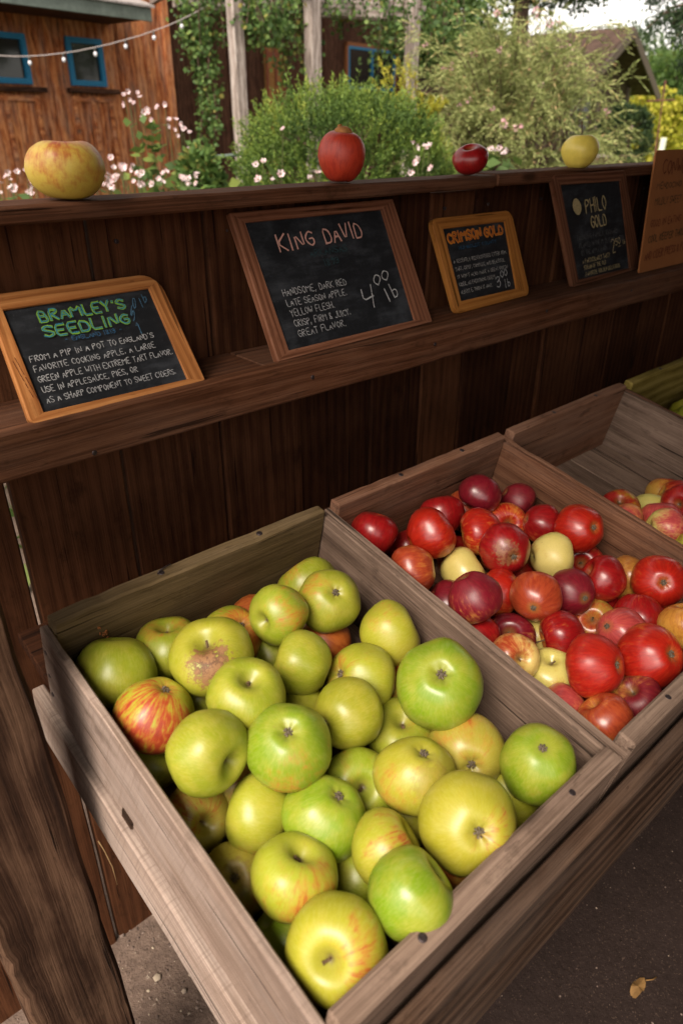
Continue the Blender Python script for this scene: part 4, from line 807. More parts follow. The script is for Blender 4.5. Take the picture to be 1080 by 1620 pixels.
# ------------------------------------------------------------------ barn behind the garden
BARNW = wood('redwood_barn_boards', (.055, .015, .006), (.35, .100, .034), (.60, .25, .10), .8, 14, .14, .4, grey=(.33, .25, .20), greyamt=.35, stain=.9, fib=90)
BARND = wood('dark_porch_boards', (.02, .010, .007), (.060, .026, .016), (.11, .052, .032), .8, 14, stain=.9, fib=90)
BLUE = simple('blue_window_paint', (.015, .16, .32), .5, 0, 40, .2); RED = simple('red_brown_trim', (.20, .055, .025), .7, 0, 30, .3)
EAVE = simple('green_grey_fascia_paint', (.14, .17, .15), .7, 0, 12, .3); SHING = simple('pale_roof_shingles', (.30, .27, .26), .9, 0, 20, .35, .6)
GLASSM = NT('window_glass'); GLASSM.set(GLASSM.bsdf.inputs['Base Color'], (.012, .014, .012)); GLASSM.bsdf.inputs['Roughness'].default_value = .08; GLASSM.bsdf.inputs['Specular IOR Level'].default_value = .6; GLASSM = GLASSM.m
POSTM = wood('silvered_pergola_timber', (.10, .08, .07), (.26, .21, .185), (.42, .36, .33), .85, 20, stain=.6, fib=110)
az = math.radians(79.8); bd = V((math.sin(az), math.cos(az), 0)); bn = V((-bd.y, bd.x, 0))            # along the wall, and away from the viewer
BO = pt(130, 100, 8.2)
def bpt(px, py, off=0.):
    r = ray(px, py); O_ = BO+bn*off; return CAM+r*((O_-CAM).dot(bn)/r.dot(bn))
def sz(px, py, off=0.): q = bpt(px, py, off)-BO; return q.dot(bd), q.z+BO.z
def B3(s, z, off=0.): q = BO+bd*s+bn*off; return V((q.x, q.y, z))
barn = empty('barn', B3(0, 0), 'reddish brown board barn with blue framed windows and vine hung porch', 'barn')
sL = sz(0, 100)[0]-3.2; sC = sz(268, 150)[0]
def wallboards(s0, s1, z0, z1, off, wd, mat, name, par, holes=()):
    mb = MB(); s = s0
    while s < s1:
        w_ = min(wd*random.uniform(.85, 1.15), s1-s); zz = [(z0, z1)]
        for e_ in sorted([h[0] for h in holes]+[h[1] for h in holes]):
            if s+1e-3 < e_ < s+w_: w_ = e_-s; break
        for (h0, h1, hz0, hz1) in holes:
            if s < h1-1e-3 and s+w_ > h0+1e-3:
                nz = []
                for a, b in zz:
                    if hz0 > a: nz.append((a, min(b, hz0)))
                    if hz1 < b: nz.append((max(a, hz1), b))
                zz = nz
        for a, b in zz: mb.plank(B3(s, a, off+random.uniform(0, .012)), Z, bd, bn, b-a, w_-.004, .025, .002, .001, .5)
        s += w_
    return mb.build(name, mat, par)
wins = []
for (x0, x1, y0, y1) in ((-70, 50, 43, 131), (101, 168, 57, 136)):
    s0, z1 = sz(x0, y0); s1, _ = sz(x1, y0+(4 if x0 < 0 else 4)); _, z0 = sz((x0+x1)/2, y1); s1 = sz(x1, y1)[0]; wins.append((s0, s1, z0, z1))
wallboards(sL, sC, 0, 4.2, 0, .27, BARNW, 'wall', barn, [(a+.02, b-.02, c+.02, d-.02) for a, b, c, d in wins])
def window(s0, s1, z0, z1, off, par, fm, wd=.055, mull=False, curtain=True):
    root = MB()
    for a, b, c, d in ((s0, s0+wd, z0, z1), (s1-wd, s1, z0, z1), (s0+wd, s1-wd, z0, z0+wd), (s0+wd, s1-wd, z1-wd, z1)): root.box(B3(a, c, off-.035), bd, bn, Z, b-a, .06, d-c)
    if mull: root.box(B3((s0+s1)/2-wd/2, z0+wd, off-.03), bd, bn, Z, wd, .05, z1-z0-2*wd)
    f_ = root.build('window_frame', fm, par)
    g_ = MB(); g_.box(B3(s0+wd*.6, z0+wd*.6, off+.005), bd, bn, Z, s1-s0-1.2*wd, .006, z1-z0-1.2*wd); g_.build('pane', GLASSM, par)
    return f_
for (a, b, c, d) in wins:
    window(a, b, c, d, 0, barn, BLUE)
    m = MB(); m.plank(B3(a-.07, c-.075, -.09), bd, Z, bn, b-a+.2, .05, .088, .004, .001, .1); m.build('window_sill', BARND, barn)
    m = MB(); n_ = 3 if a > sL+4 else 4                                  # panelled boards beneath each window
    ww = (b-a+.02)
    for q in (0, ww*.5, ww): m.box(B3(a+q-.02, .35, -.028), bd, bn, Z, .045, .026, c-.45)
    m.box(B3(a-.02, c-.16, -.024), bd, bn, Z, ww+.06, .022, .055); m.build('panel_trim', BARNW, barn)
mb = MB()
for s in (sL+.2, sL+1.6, wins[0][0]-.18, (wins[0][1]+wins[1][0])/2, wins[1][1]+.24, wins[1][1]+.62):
    mb.plank(B3(s, 0, -.024), Z, bd, bn, 4.2, .07, .022, .002, .001, .5)
mb.build('batten', BARNW, barn)
# corner board, then the porch wall set back
s_e = sz(700, 120, 1.3)[0]
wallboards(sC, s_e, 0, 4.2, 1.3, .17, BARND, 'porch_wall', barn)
m = MB(); m.plank(B3(sC-.02, 0, -.03), Z, bd, bn, 4.2, .10, 1.33, .003, .001, .5); m.build('corner_wall', BARNW, barn)
m = MB(); q0, q1 = sz(417, 75, 1.28), sz(450, 150, 1.28)
m.plank(B3(q0[0], .05, 1.255), Z, bd, bn, q0[1]-.05, (q1[0]-q0[0]), .04, .003, .001, .3, .9); dr = m.build('door', wood('ochre_door', (.08, .03, .01), (.22, .10, .03), (.34, .17, .06), .7, 20, stain=.6, fib=80), barn)
m = MB(); dh = q0[1]
for zz in (.12, 1.02, dh-.12): m.box(B3(q0[0]+.01, zz, 1.235), bd, bn, Z, q1[0]-q0[0]-.02, .018, .07)
for ss in (q0[0]+.005, (q0[0]+q1[0])/2-.02, q1[0]-.05): m.box(B3(ss, .05, 1.234), bd, bn, Z, .045, .019, dh-.06)
m.build('door_rails', RED, dr)
a0 = sz(549, 72, 1.28); a1 = sz(622, 136, 1.28)
m = MB()
for a, b, c, d in ((a0[0]-.06, a0[0], a1[1]-.1, a0[1]+.06), (a1[0], a1[0]+.06, a1[1]-.1, a0[1]+.06), (a0[0]-.06, a1[0]+.06, a0[1], a0[1]+.06)): m.box(B3(a, c, 1.25), bd, bn, Z, b-a, .05, d-c)
m.build('window_trim', simple('orange_brown_trim', (.25, .09, .03), .7), barn)
window(a0[0], a1[0], a1[1]-.1, a0[1]-.001, 1.28, barn, BLUE, .045, True)
# low roof over the left part : fascia, shingles, soffit
e0 = B3(sL-.4, 0, -.75); f0 = bpt(30, 6, -.75); f1 = bpt(241, 31, -.75); ze = f1.z-.02
sE = (f1-BO).dot(bd)
m = MB(); m.plank(B3(sL-.4, ze, -.75), bd, Z, bn, sE-sL+.4, .13, .03, .003, .002, .3); m.build('fascia', EAVE, barn)
m = MB(); 
for k in range(7):
    o_ = B3(sL-.4, ze+.125+k*.045, -.78+k*.14); m.box(o_, bd, V((bn.x*.95, bn.y*.95, .31)), Z, sE-sL+.43, .19, .02)
m.build('lean_to_roof', SHING, barn)
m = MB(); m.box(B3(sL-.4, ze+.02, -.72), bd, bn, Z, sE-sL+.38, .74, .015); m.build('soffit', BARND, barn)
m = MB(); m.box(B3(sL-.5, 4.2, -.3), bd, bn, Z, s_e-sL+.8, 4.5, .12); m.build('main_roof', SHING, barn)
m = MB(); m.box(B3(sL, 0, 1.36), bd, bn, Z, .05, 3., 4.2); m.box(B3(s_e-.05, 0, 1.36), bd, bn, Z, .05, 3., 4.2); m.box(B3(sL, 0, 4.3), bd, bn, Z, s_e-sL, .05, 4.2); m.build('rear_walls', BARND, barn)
# pergola in front of the porch
per = empty('pergola', pt(495, 140, 6.9)*1, 'silvery timber pergola carrying climbing vines in front of the barn porch', 'pergola'); per.location.z = 0
def post_at(px, pyb, depth, wpx):
    c = pt(px, pyb, depth); w_ = wpx*depth/FPX; m = MB(); m.plank((c.x-w_/2, c.y-w_/2, 0), Z, X, Y, 3.05, w_*.85, w_*.85, .006, .003, .15, .6, wob=.004); return m
for (px, py, d, wp) in ((379, 150, 6.6, 22), (495, 90, 6.9, 23), (651, 80, 7.4, 20)): post_at(px, py, d, wp).build('post', POSTM, per)
pa, pb, pc = pt(497, 8, 6.9), pt(652, 40, 7.4), pt(379, -16, 6.6)
m = MB(); d1 = (pb-pc); d1.z = 0; L1 = d1.length; d1.normalize(); zb = pt(600, 30, 7.2).z
m.plank(V((pc.x, pc.y, zb))-d1*.6, d1, Z, d1.cross(Z), L1+.72, .17, .06, .005, .003, .2, .6); m.plank(V((pc.x, pc.y, zb))-d1*.6-d1.cross(Z)*.16, d1, Z, d1.cross(Z), L1+.72, .17, .06, .005, .003, .2, .4)
m.build('beam', POSTM, per)
m = MB(); per_n = V((-d1.y, d1.x, 0))
for k in range(5):
    m.plank(V((pc.x, pc.y, zb+.172))-d1*.5+d1*(k*.48)-per_n*.45, per_n, d1, Z, 1.9, .05, .12, .004, .003, .3)
m.build('rafter', POSTM, per)
# ------------------------------------------------------------------ foliage
HOP = leafmat('vine_leaves', [(0, (.035, .075, .020)), (.5, (.085, .155, .040)), (.85, (.17, .25, .06)), (1., (.30, .26, .07))])
ROS = leafmat('rosemary_needles', [(0, (.030, .060, .018)), (.45, (.085, .150, .030)), (.8, (.20, .29, .05)), (1., (.36, .38, .07))], .6, .25)
TAM = leafmat('tamarisk_sprays', [(0, (.09, .11, .030)), (.5, (.26, .30, .10)), (.85, (.45, .46, .19)), (1., (.50, .32, .17))], .7, .3)
YEL = leafmat('golden_leaves', [(0, (.20, .22, .02)), (.6, (.42, .40, .04)), (1., (.55, .46, .08))], .6, .4)
DARKT = leafmat('dark_tree_leaves', [(0, (.018, .035, .014)), (.6, (.045, .080, .028)), (1., (.10, .14, .045))])
MIDT = leafmat('tree_leaves', [(0, (.035, .070, .018)), (.6, (.09, .15, .035)), (1., (.20, .24, .05))], .6, .35)
PETAL = NT('petals'); PETAL.set(PETAL.bsdf.inputs['Base Color'], PETAL.mix(PETAL.attr('tone').outputs['Fac'], (.62, .55, .55), (.60, .30, .33))); PETAL.bsdf.inputs['Roughness'].default_value = .6; PETAL = PETAL.m
BARK = simple('bark', (.10, .065, .045), .9, 0, 30, .4, .6); GSTEM = simple('green_stems', (.09, .10, .035), .8, 0, 40, .3)
def nrm(a): return a/np.maximum(np.linalg.norm(a, axis=1, keepdims=True), 1e-9)
VUP = np.array([0, 0, 1.])
def blob_pts(n, c, rad, shell=.55, low=-.4):
    d = nrm(rs.normal(size=(n*2, 3))); d = d[d[:, 2] > low][:n]; r = shell+(1-shell)*rs.rand(len(d), 1)**.6
    return np.array(c)+d*r*np.array(rad), d
def rough(d, amp=.16, f=3., sd=0.):
    return np.array([1+amp*mnoise.noise(V((float(x)*f+sd, float(y)*f, float(z)*f)))*2 for x, y, z in d])[:, None]
# vines on the pergola : curtains of leaves hung from the beam
def vine(label, strands, seedn, leaf=.042, dens=46):
    root = empty('climbing_vine', (strands[0][0].x, strands[0][0].y, 0), label, 'vine', 'vines trained over the pergola'); base = []; dirs = []; tn = []
    sm = MB()
    for (p0, length, spread) in strands:
        n = max(3, int(length/.12)); cur = np.array(p0); pts = [V(cur)]
        for k in range(n):
            cur = cur+np.array([rs.normal()*.03, rs.normal()*.03, -length/n]); pts.append(V(cur))
        sm.tube(pts, [.006]*len(pts), 4, cap=False)
        P = np.array([list(p) for p in pts]); N = int(length*dens*4)+4; t_ = rs.rand(N)*(len(P)-1); i0 = t_.astype(int); fr = (t_-i0)[:, None]; q = P[i0]*(1-fr)+P[np.minimum(i0+1, len(P)-1)]*fr
        taper = (1.15-.75*t_/(len(P)-1))[:, None]
        dens_ = 0; base.append(q+rs.normal(size=(N, 3))*spread*taper*np.array([1, 1, .8])); d = rs.normal(size=(N, 3)); d[:, 2] = -abs(d[:, 2])-.2; dirs.append(d); tn.append(np.clip(rs.normal(.5+rs.uniform(-.15, .15), .22, N), 0, 1))
    base, dirs, tn = np.concatenate(base), np.concatenate(dirs), np.concatenate(tn)
    Ls = leaf*rs.uniform(.7, 1.3, len(base)); quads_mesh('leaves', leaves(base, nrm(dirs), Ls, Ls*.95), HOP, tn, root); sm.build('stem', BARK, root)
def hang(px, py, depth, endy, spread=.09): a = pt(px, py, depth); b = pt(px, endy, depth); return (a, max(.2, a.z-b.z), spread)
vine('green vine curtain hanging in long strands left of the first pergola post', [hang(290+random.uniform(-12, 62), -14, 6.35+random.uniform(-.2, .2), y, .055) for y in (150, 225, 120, 215, 60, 90, 180, 70, 235, 50, 80, 60, 50)], 1)
vine('vine over the first pergola post with short trailing shoots', [hang(372+random.uniform(-45, 70), -16, 6.3+random.uniform(-.2, .1), y, .10) for y in (50, 60, 45, 70, 35, 60, 40, 50, 100, 45, 70, 66, 58, 40, 50, 62, 44, 38)], 2)
vine('yellowish vine strand trailing down between the first two pergola posts', [hang(462+random.uniform(-14, 10), -10, 6.7, y, .055) for y in (130, 120, 60, 100, 50, 110, 70)]+[hang(430+random.uniform(-20, 20), -10, 6.8, y, .07) for y in (45, 60, 40)], 3)
vine('dark green vine mass under the beam beside the middle pergola post', [hang(535+random.uniform(-25, 40), 0, 7.2, y, .08) for y in (45, 35, 48, 30)], 4)
vine('vine spilling over the beam end right of the third pergola post', [hang(650+random.uniform(-50, 90), -12, 7.5+random.uniform(0, .4), y, .12) for y in (70, 50, 90, 60, 120, 45, 130, 80, 60, 95, 50, 40, 110, 85)], 5)
vine('loose vine running along the pergola beam between the second and third post', [hang(x, -14, 6.75, y, .07) for x, y in ((520, 20), (545, 28), (575, 22), (600, 38), (622, 30), (640, 48), (690, 40), (560, 12), (610, 20), (665, 30))], 6)
# rosemary-like mound
def shootbush(label, name, c, rad, n, shoot, mat, needles, nl, nw, upw=.9, group=None, low=-.25, core=True, tmean=.5):
    root = empty(name, (c[0], c[1], 0), label, 'shrub', group); P, d = blob_pts(n, c, rad, .78, low); rg = rough(d, .13, 2.6, c[0]); P = np.array(c)+(P-np.array(c))*rg
    dr_ = nrm(d*.75+VUP*upw+rs.normal(size=d.shape)*.22); L = shoot*rs.uniform(.6, 1.3, len(P))
    t_ = rs.rand(len(P), needles); q = P[:, None]+dr_[:, None]*(t_*L[:, None])[..., None]
    nd = dr_[:, None]*.9+rs.normal(size=(len(P), needles, 3))*.55
    clump = np.array([mnoise.noise(V((float(a)*6, float(b)*6, float(e)*6))) for a, b, e in P])
    tn = np.clip(tmean+clump[:, None]*.5+(t_-.5)*.35+rs.normal(size=t_.shape)*.1, 0, 1)
    qq, nn, tt = q.reshape(-1, 3), nrm(nd.reshape(-1, 3)), tn.reshape(-1); ll = nl*rs.uniform(.6, 1.2, len(qq))
    quads_mesh('foliage', leaves(qq, nn, ll, nw*np.ones(len(qq))), mat, tt, root)
    m = MB(); cc = V(c)
    for k in range(26):
        i_ = rs.randint(len(P)); m.tube([V((c[0]+rs.normal()*.05, c[1]+rs.normal()*.05, 0)), cc.lerp(V(P[i_]), .35), V(P[i_])], [.012, .008, .003], 5, cap=False)
    m.build('stem', BARK, root); return root
rc = pt(548, 262, 4.1)
shootbush('large dense green rosemary mound in front of the pergola', 'rosemary_bush', (rc.x, rc.y, rc.z-.03), (.60, .50, .34), 3300, .11, ROS, 22, .024, .0062, low=-.9)
# golden sprigs rising behind the rosemary
yc = pt(635, 190, 4.7); root = empty('golden_shrub', (yc.x, yc.y, 0), 'yellow green shrub with upright sprigs behind the right side of the rosemary', 'shrub'); bs = []; ds = []; tn = []; sm = MB()
for k in range(46):
    if k < 9: ex_, ey_ = [(600, 92), (613, 108), (628, 96), (646, 90), (640, 112), (606, 130), (590, 128), (655, 118), (632, 128)][k]
    else: ex_, ey_ = random.uniform(600, 705), random.uniform(150, 235)
    a = pt(random.uniform(625, 665), 235, 4.7+random.uniform(-.1, .15)); b = pt(ex_, ey_, 4.6+random.uniform(-.15, .15)); mid_ = a.lerp(b, .5)+V((0, 0, .05)); pts = [a.lerp(mid_, t/4) if t < 4 else mid_.lerp(b, (t-4)/4) for t in range(9)]
    sm.tube(pts, [.006-.0006*t for t in range(9)], 4, cap=False); N = 90; t_ = (.25+.75*rs.rand(N))*8; i0 = np.minimum(t_.astype(int), 7); PP = np.array([list(p) for p in pts]); q = PP[i0]+(PP[i0+1]-PP[i0])*(t_-i0)[:, None]
    ax_ = np.array(list((b-a).normalized())); bs.append(q); ds.append(nrm(ax_+rs.normal(size=(N, 3))*.6)); tn.append(np.clip(rs.normal(.55, .2, N), 0, 1))
quads_mesh('foliage', leaves(np.concatenate(bs), np.concatenate(ds), .036, .008), YEL, np.concatenate(tn), root); sm.build('stem', BARK, root)
# tamarisk : fountain of feathery sprays
tc_ = pt(808, 250, 5.6); root = empty('tamarisk_bush', (tc_.x, tc_.y, 0), 'big feathery olive green bush with arching sprays and pink tufts', 'shrub'); bs = []; ds = []; tn = []; sm = MB(); fl_b = []
for k in range(470):
    th = rs.uniform(0, 2*math.pi); el = rs.uniform(.12, 1.35); reach = rs.uniform(.75, 1.12)*(1.0 if el < 1 else .9)
    top = np.array([math.cos(th)*math.cos(el)*.98, math.sin(th)*math.cos(el)*.85, math.sin(el)*2.0])*reach
    o0 = np.array([tc_.x, tc_.y, .62])+rs.normal(size=3)*.06; pk = o0+top*.78; tip = o0+top*np.array([1.08, 1.08, .86])+np.array([0, 0, -.22*rs.rand()])
    K = 9; PP = []
    for j in range(K+1):
        u_ = j/K; PP.append((1-u_)**2*o0+2*u_*(1-u_)*(pk+np.array([0, 0, .14]))+u_*u_*tip)
    PP = np.array(PP)
    if k % 4 == 0: sm.tube([V(p) for p in PP], list(np.linspace(.011, .002, K+1)), 4, cap=False)
    S_, M_ = 9, 13; N = S_*M_; t_ = np.repeat((.42+.58*rs.rand(S_))*K, M_); i0 = np.minimum(t_.astype(int), K-1); q = PP[i0]+(PP[i0+1]-PP[i0])*(t_-i0)[:, None]; ax_ = nrm(PP[i0+1]-PP[i0])
    sd_ = np.repeat(rs.normal(size=(S_, 3)), M_, 0); al = np.tile(np.linspace(0, 1, M_), S_)[:, None]; sdir_ = nrm(ax_*1.0+sd_*.45+np.array([0, 0, -.15]))
    q2 = q+sdir_*al*.17+np.array([0, 0, -.06])*al*al; alt = np.where(np.arange(N)[:, None] % 2 == 0, 1., -1.); lat = nrm(np.cross(sdir_, np.array([0, 0, 1.])+sd_*.3))
    bs.append(q2); ds.append(nrm(sdir_+lat*alt*.6+rs.normal(size=(N, 3))*.15+np.array([0, 0, -.25]))); tn.append(np.clip(rs.normal(.52+.13*math.sin(k*1.7), .2, N), 0, 1))
    if rs.rand() < .10: fl_b.append(tip)
quads_mesh('foliage', leaves(np.concatenate(bs), np.concatenate(ds), .040, .0085), TAM, np.concatenate(tn), root); sm.build('branches', BARK, root)
# pink tufts on it
tuft = None
for q in fl_b[:60]:
    if tuft is None:
        n = 26; d = nrm(rs.normal(size=(n, 3))); tuft = quads_mesh('blossom', leaves(d*.012, d, .026, .016), PETAL, rs.uniform(.5, 1, n), None); o = tuft
    else: o = tuft.copy(); COL.objects.link(o)
    o.parent = root; o.location = V(q)-root.location; s_ = random.uniform(.5, 1.0); o.scale = (s_, s_, s_); o.rotation_euler = (random.random()*3, 0, random.random()*6)
# anemones
def make_blossom(sz_):
    m = MB(); c = m.vert((0, 0, .002)); 
    for k in range(6):
        a = k/6*6.283+random.uniform(-.1, .1); r_ = sz_*random.uniform(.85, 1.1); w_ = .48; tone = random.uniform(0, .7)
        p = [m.vert((math.cos(a+dd)*rr*r_, math.sin(a+dd)*rr*r_, zz)) for dd, rr, zz in ((-.2, .25, .002), (-w_, .72, .008), (-.2, 1., .012), (.2, 1., .012), (w_, .72, .008), (.2, .25, .002))]
        m.face(p, tone)
    me = bpy.data.meshes.new('blossom'); me.from_pydata(m.v, [], m.f); t_ = me.attributes.new('tone', 'FLOAT', 'FACE'); t_.data.foreach_set('value', np.array(m.tone, 'f')); me.materials.append(PETAL); me.update(); return me
BLO = [make_blossom(.019) for _ in range(4)]
def anemone(label, c, heads, lw=.3):
    """c: base on the ground, heads: flower positions"""
    root = empty('anemone_plant', (c.x, c.y, 0), label, 'flowering plant', 'pink and white anemones in the garden bed'); sm = MB()
    for h_ in heads:
        b = V((c.x+random.uniform(-.12, .12), c.y+random.uniform(-.12, .12), 0)); k1 = b.lerp(h_, .6)+V((0, 0, .06)); sm.tube([b, k1, h_], [.004, .003, .0018], 4, cap=False)
        o = bpy.data.objects.new('blossom', random.choice(BLO)); COL.objects.link(o); o.parent = root; o.location = h_-root.location
        tow = (CAM-h_).normalized()*.6+V((random.uniform(-.6, .6), random.uniform(-.6, .6), random.uniform(0, .8))); o.rotation_euler = tow.to_track_quat('Z', 'Y').to_euler(); s_ = random.uniform(.7, 1.2); o.scale = (s_,)*3
    sm.build('stem', GSTEM, root); zt_ = min(h_.z for h_ in heads); n = 170
    P = np.array([c.x, c.y, 0])+rs.normal(size=(n, 3))*np.array([lw*.55, lw*.5, 0])+np.array([0, 0, 1])*rs.rand(n, 1)*(zt_*1.0); d = rs.normal(size=(n, 3)); d[:, 2] *= .4
    quads_mesh('leaves', leaves(P, nrm(d), .10*rs.uniform(.6, 1.2, n), .06), MIDT, np.clip(rs.normal(.6, .2, n), 0, 1), root)
def heads(n, x0, x1, y0, y1, d0, d1): return [pt(random.uniform(x0, x1), random.uniform(y0, y1), random.uniform(d0, d1)) for _ in range(n)]
def g0(px, py, d): q = pt(px, py, d); return V((q.x, q.y, 0))
anemone('low clump of pale anemones at the far left, behind the big green rail apple', g0(12, 285, 4.2), heads(25, -25, 60, 268, 306, 4., 4.5))
anemone('dense clump of pale pink anemones just right of the big green rail apple', g0(190, 280, 4.3), heads(33, 130, 235, 262, 300, 4.1, 4.6), .4)
anemone('white anemones with yellow green leaves near the foot of the vine curtain', g0(270, 285, 4.6), heads(16, 235, 312, 268, 292, 4.4, 4.8))
anemone('tall leaning anemone stems in front of the barn corner, highest of all', g0(235, 200, 4.9), [pt(x, y, 4.9) for x, y in ((196, 150), (198, 165), (205, 158), (218, 147), (212, 163), (222, 155), (232, 172), (226, 185), (240, 190), (250, 170), (262, 165), (238, 176), (228, 178), (202, 145))], .12)
anemone('tall white anemones beside the vine covered stake by the barn corner', g0(285, 200, 4.9), [pt(x, y, 4.9) for x, y in ((265, 200), (278, 190), (288, 196), (291, 204), (276, 206), (300, 209), (268, 190), (281, 215), (210, 262), (176, 250))], .16)
anemone('few white anemones in front of the rosemary, left of the tall red apple', g0(415, 270, 3.5), [pt(x, y, 3.5) for x, y in ((405, 261), (417, 256), (444, 276), (448, 205), (409, 285), (503, 275), (490, 283), (434, 285))], .15)
anemone('small group of white anemones in front of the rosemary, left of the squat crimson apple', g0(655, 265, 3.5), [pt(x, y, 3.5) for x, y in ((653, 228), (658, 234), (679, 233), (655, 259), (662, 254), (649, 274), (682, 267), (672, 232))], .14)
anemone('short row of pink anemones behind the squat crimson apple', g0(785, 265, 3.9), [pt(x, y, 3.9) for x, y in ((776, 237), (789, 235), (802, 239), (782, 240), (796, 243))], .12)
# leafy plant at the barn corner and ground cover of the bed
lc = pt(318, 262, 4.9)
root = empty('leafy_shrub', (lc.x, lc.y, 0), 'broad leaved green shrub below the vine curtain, by the barn corner', 'shrub'); n = 1500; P, d = blob_pts(n, (lc.x, lc.y, lc.z-.12), (.15, .15, .26), .3, -1)
quads_mesh('leaves', leaves(P, nrm(d+rs.normal(size=d.shape)*.6), .055, .04), HOP, np.clip(rs.normal(.62, .22, len(P)), 0, 1), root); m = MB(); m.tube([(lc.x, lc.y, 0), (lc.x, lc.y, lc.z)], .015, 6); m.build('stem', BARK, root)
n = 26000; P = np.stack([rs.uniform(-3.5, 9, n), rs.uniform(2.2, 9.5, n), rs.rand(n)*.55], 1); d = rs.normal(size=(n, 3)); d[:, 2] = abs(d[:, 2])
tag(quads_mesh('ground_cover', leaves(P, nrm(d), .12, .05), MIDT, np.clip(rs.normal(.5, .22, n), 0, 1)), 'low green growth of the garden bed behind the stand', 'ground cover', kind='stuff')
# pipe rail and stake
a, b = pt(338, 249, 5.4), pt(394, 243, 5.8); m = MB(); m.tube([a+(a-b)*.3, b+(b-a)*.2], .013, 8); rl = m.build('rail', simple('grey_green_pipe', (.16, .21, .19), .5), None)
root = empty('pipe_rail', (a.x, a.y, 0), 'grey green pipe rail running to the first pergola post', 'rail'); rl.data.transform(Matrix.Translation(-root.location)); rl.parent = root
for q in (a+(a-b)*.28, b+(b-a)*.18): m = MB(); m.tube([(q.x, q.y, 0), q], .013, 8); m.build('upright', rl.data.materials[0], root)
a = pt(299, 232, 4.9); m = MB(); m.tube([(a.x, a.y, 0), a], .014, 7); tag(to_origin(m.build('garden_stake', POSTM), (a.x, a.y, 0)), 'thin wooden stake standing among the tall white anemones', 'stake')
# ------------------------------------------------------------------ string of lights
pts = [(-60, 86), (0, 88), (46, 89), (100, 84), (150, 75), (198, 63), (243, 49), (287, 31), (330, 8), (352, -12)]; P3 = [pt(x, y, 6.3) for x, y in pts]
root = empty('string_lights', P3[0], 'string of small clear bulbs sagging in front of the barn windows', 'string lights'); m = MB(); fine = []
for a, b in zip(P3, P3[1:]): fine += [a, a.lerp(b, .5)-V((0, 0, .004))]
m.tube(fine+[P3[-1]], .0042, 5); m.build('cable', simple('pale_cable', (.32, .28, .27), .7), root); BU = simple('frosted_bulb_glass', (.62, .62, .66), .25); SK = simple('bulb_socket', (.06, .055, .05), .6)
for k, (x, y) in enumerate(pts[2:8]):
    q = pt(x, y, 6.3); m = MB(); m.tube([q, q-V((0, 0, .034))], .010, 8); s_ = m.build('socket', SK, root)
    m = MB(); m.ball(q-V((0, 0, .050)), .017, 10, 7, .5, (1, 1, 1.25)); bo_ = m.build('bulb', BU, root)
# ------------------------------------------------------------------ gabled house on the right
ROOFM = simple('mossy_brown_roof', (.060, .036, .027), .95, 0, 9, .5, .8); HW = wood('dark_house_boards', (.022, .014, .012), (.055, .036, .030), (.10, .07, .058), .85, 10, stain=.8, fib=60)
PK = pt(1002, 46, 13); hv = ray(1000, 100); vaz = math.atan2(hv.x, hv.y)+math.radians(24); ga = V((math.sin(vaz), math.cos(vaz), 0)); rdg = V((-ga.y, ga.x, 0)); 
if rdg.dot(rt) > 0: rdg = -rdg
r_ = ray(1041, 151); nn_ = rdg; tt_ = (PK-CAM).dot(nn_)/r_.dot(nn_); E1 = CAM+r_*tt_; hw = (E1-PK).dot(ga); dz = PK.z-E1.z
house = empty('gabled_house', (PK.x, PK.y, 0), 'dark wooden house with mossy brown gable roof beyond the feathery bush', 'house'); HL = 5.5
def hp(r__, g__, z__): q = PK+rdg*r__+ga*g__; return V((q.x, q.y, z__))
for sg in (-1, 1):
    m = MB(); sl_ = V((ga.x*sg*hw, ga.y*sg*hw, -dz)).normalized(); Ls = math.hypot(hw, dz); nn = rdg.cross(sl_).normalized(); 
    if nn.z < 0: nn = -nn
    m.plank(hp(0, 0, PK.z), rdg, sl_, nn, HL, Ls+.0, .05, .005, .008, .25); m.build('roof', ROOFM, house)
    m = MB(); m.plank(hp(-.035, 0, PK.z-.015)-nn*.11, sl_, nn, rdg, Ls+.05, .15, .035, .004, .002, .3, .8); m.build('bargeboard', simple('grey_bargeboard', (.085, .062, .05), .8), house)
og = .38; zw = PK.z-dz*(1-og/hw*.0)-.0
m = MB(); hh = hw-.30; zE = PK.z-dz*hh/hw-.03
v_ = [m.vert(hp(.55, -hh, 0)), m.vert(hp(.55, hh, 0)), m.vert(hp(.55, hh, zE)), m.vert(hp(.55, 0, PK.z-.04)), m.vert(hp(.55, -hh, zE))]; w2 = [m.vert(hp(HL-.2, -hh, 0)), m.vert(hp(HL-.2, hh, 0)), m.vert(hp(HL-.2, hh, zE)), m.vert(hp(HL-.2, 0, PK.z-.04)), m.vert(hp(HL-.2, -hh, zE))]
m.gc = [((V(p)-PK).z, (V(p)-PK).dot(ga)+(V(p)-PK).dot(rdg), 0) for p in m.v]
m.face(v_); m.face(w2[::-1]); m.face((v_[0], w2[0], w2[4], v_[4])); m.face((v_[1], w2[1], w2[2], v_[2])); m.build('wall', HW, house)
m = MB()
for (g__, r__) in ((-hh, .55), (hh, .55), (0, .53), (-hh*.5, .53)): m.plank(hp(r__-.05, g__, 0), Z, ga, rdg, zE, .09, .05, .004, .002, .3, .8)
m.build('corner_post', simple('grey_house_trim', (.13, .10, .085), .85), house)
m = MB(); m.box(hp(.50, -hh*.75, 1.0), ga, rdg, Z, hh*.55, .04, .95); m.build('window', GLASSM, house)
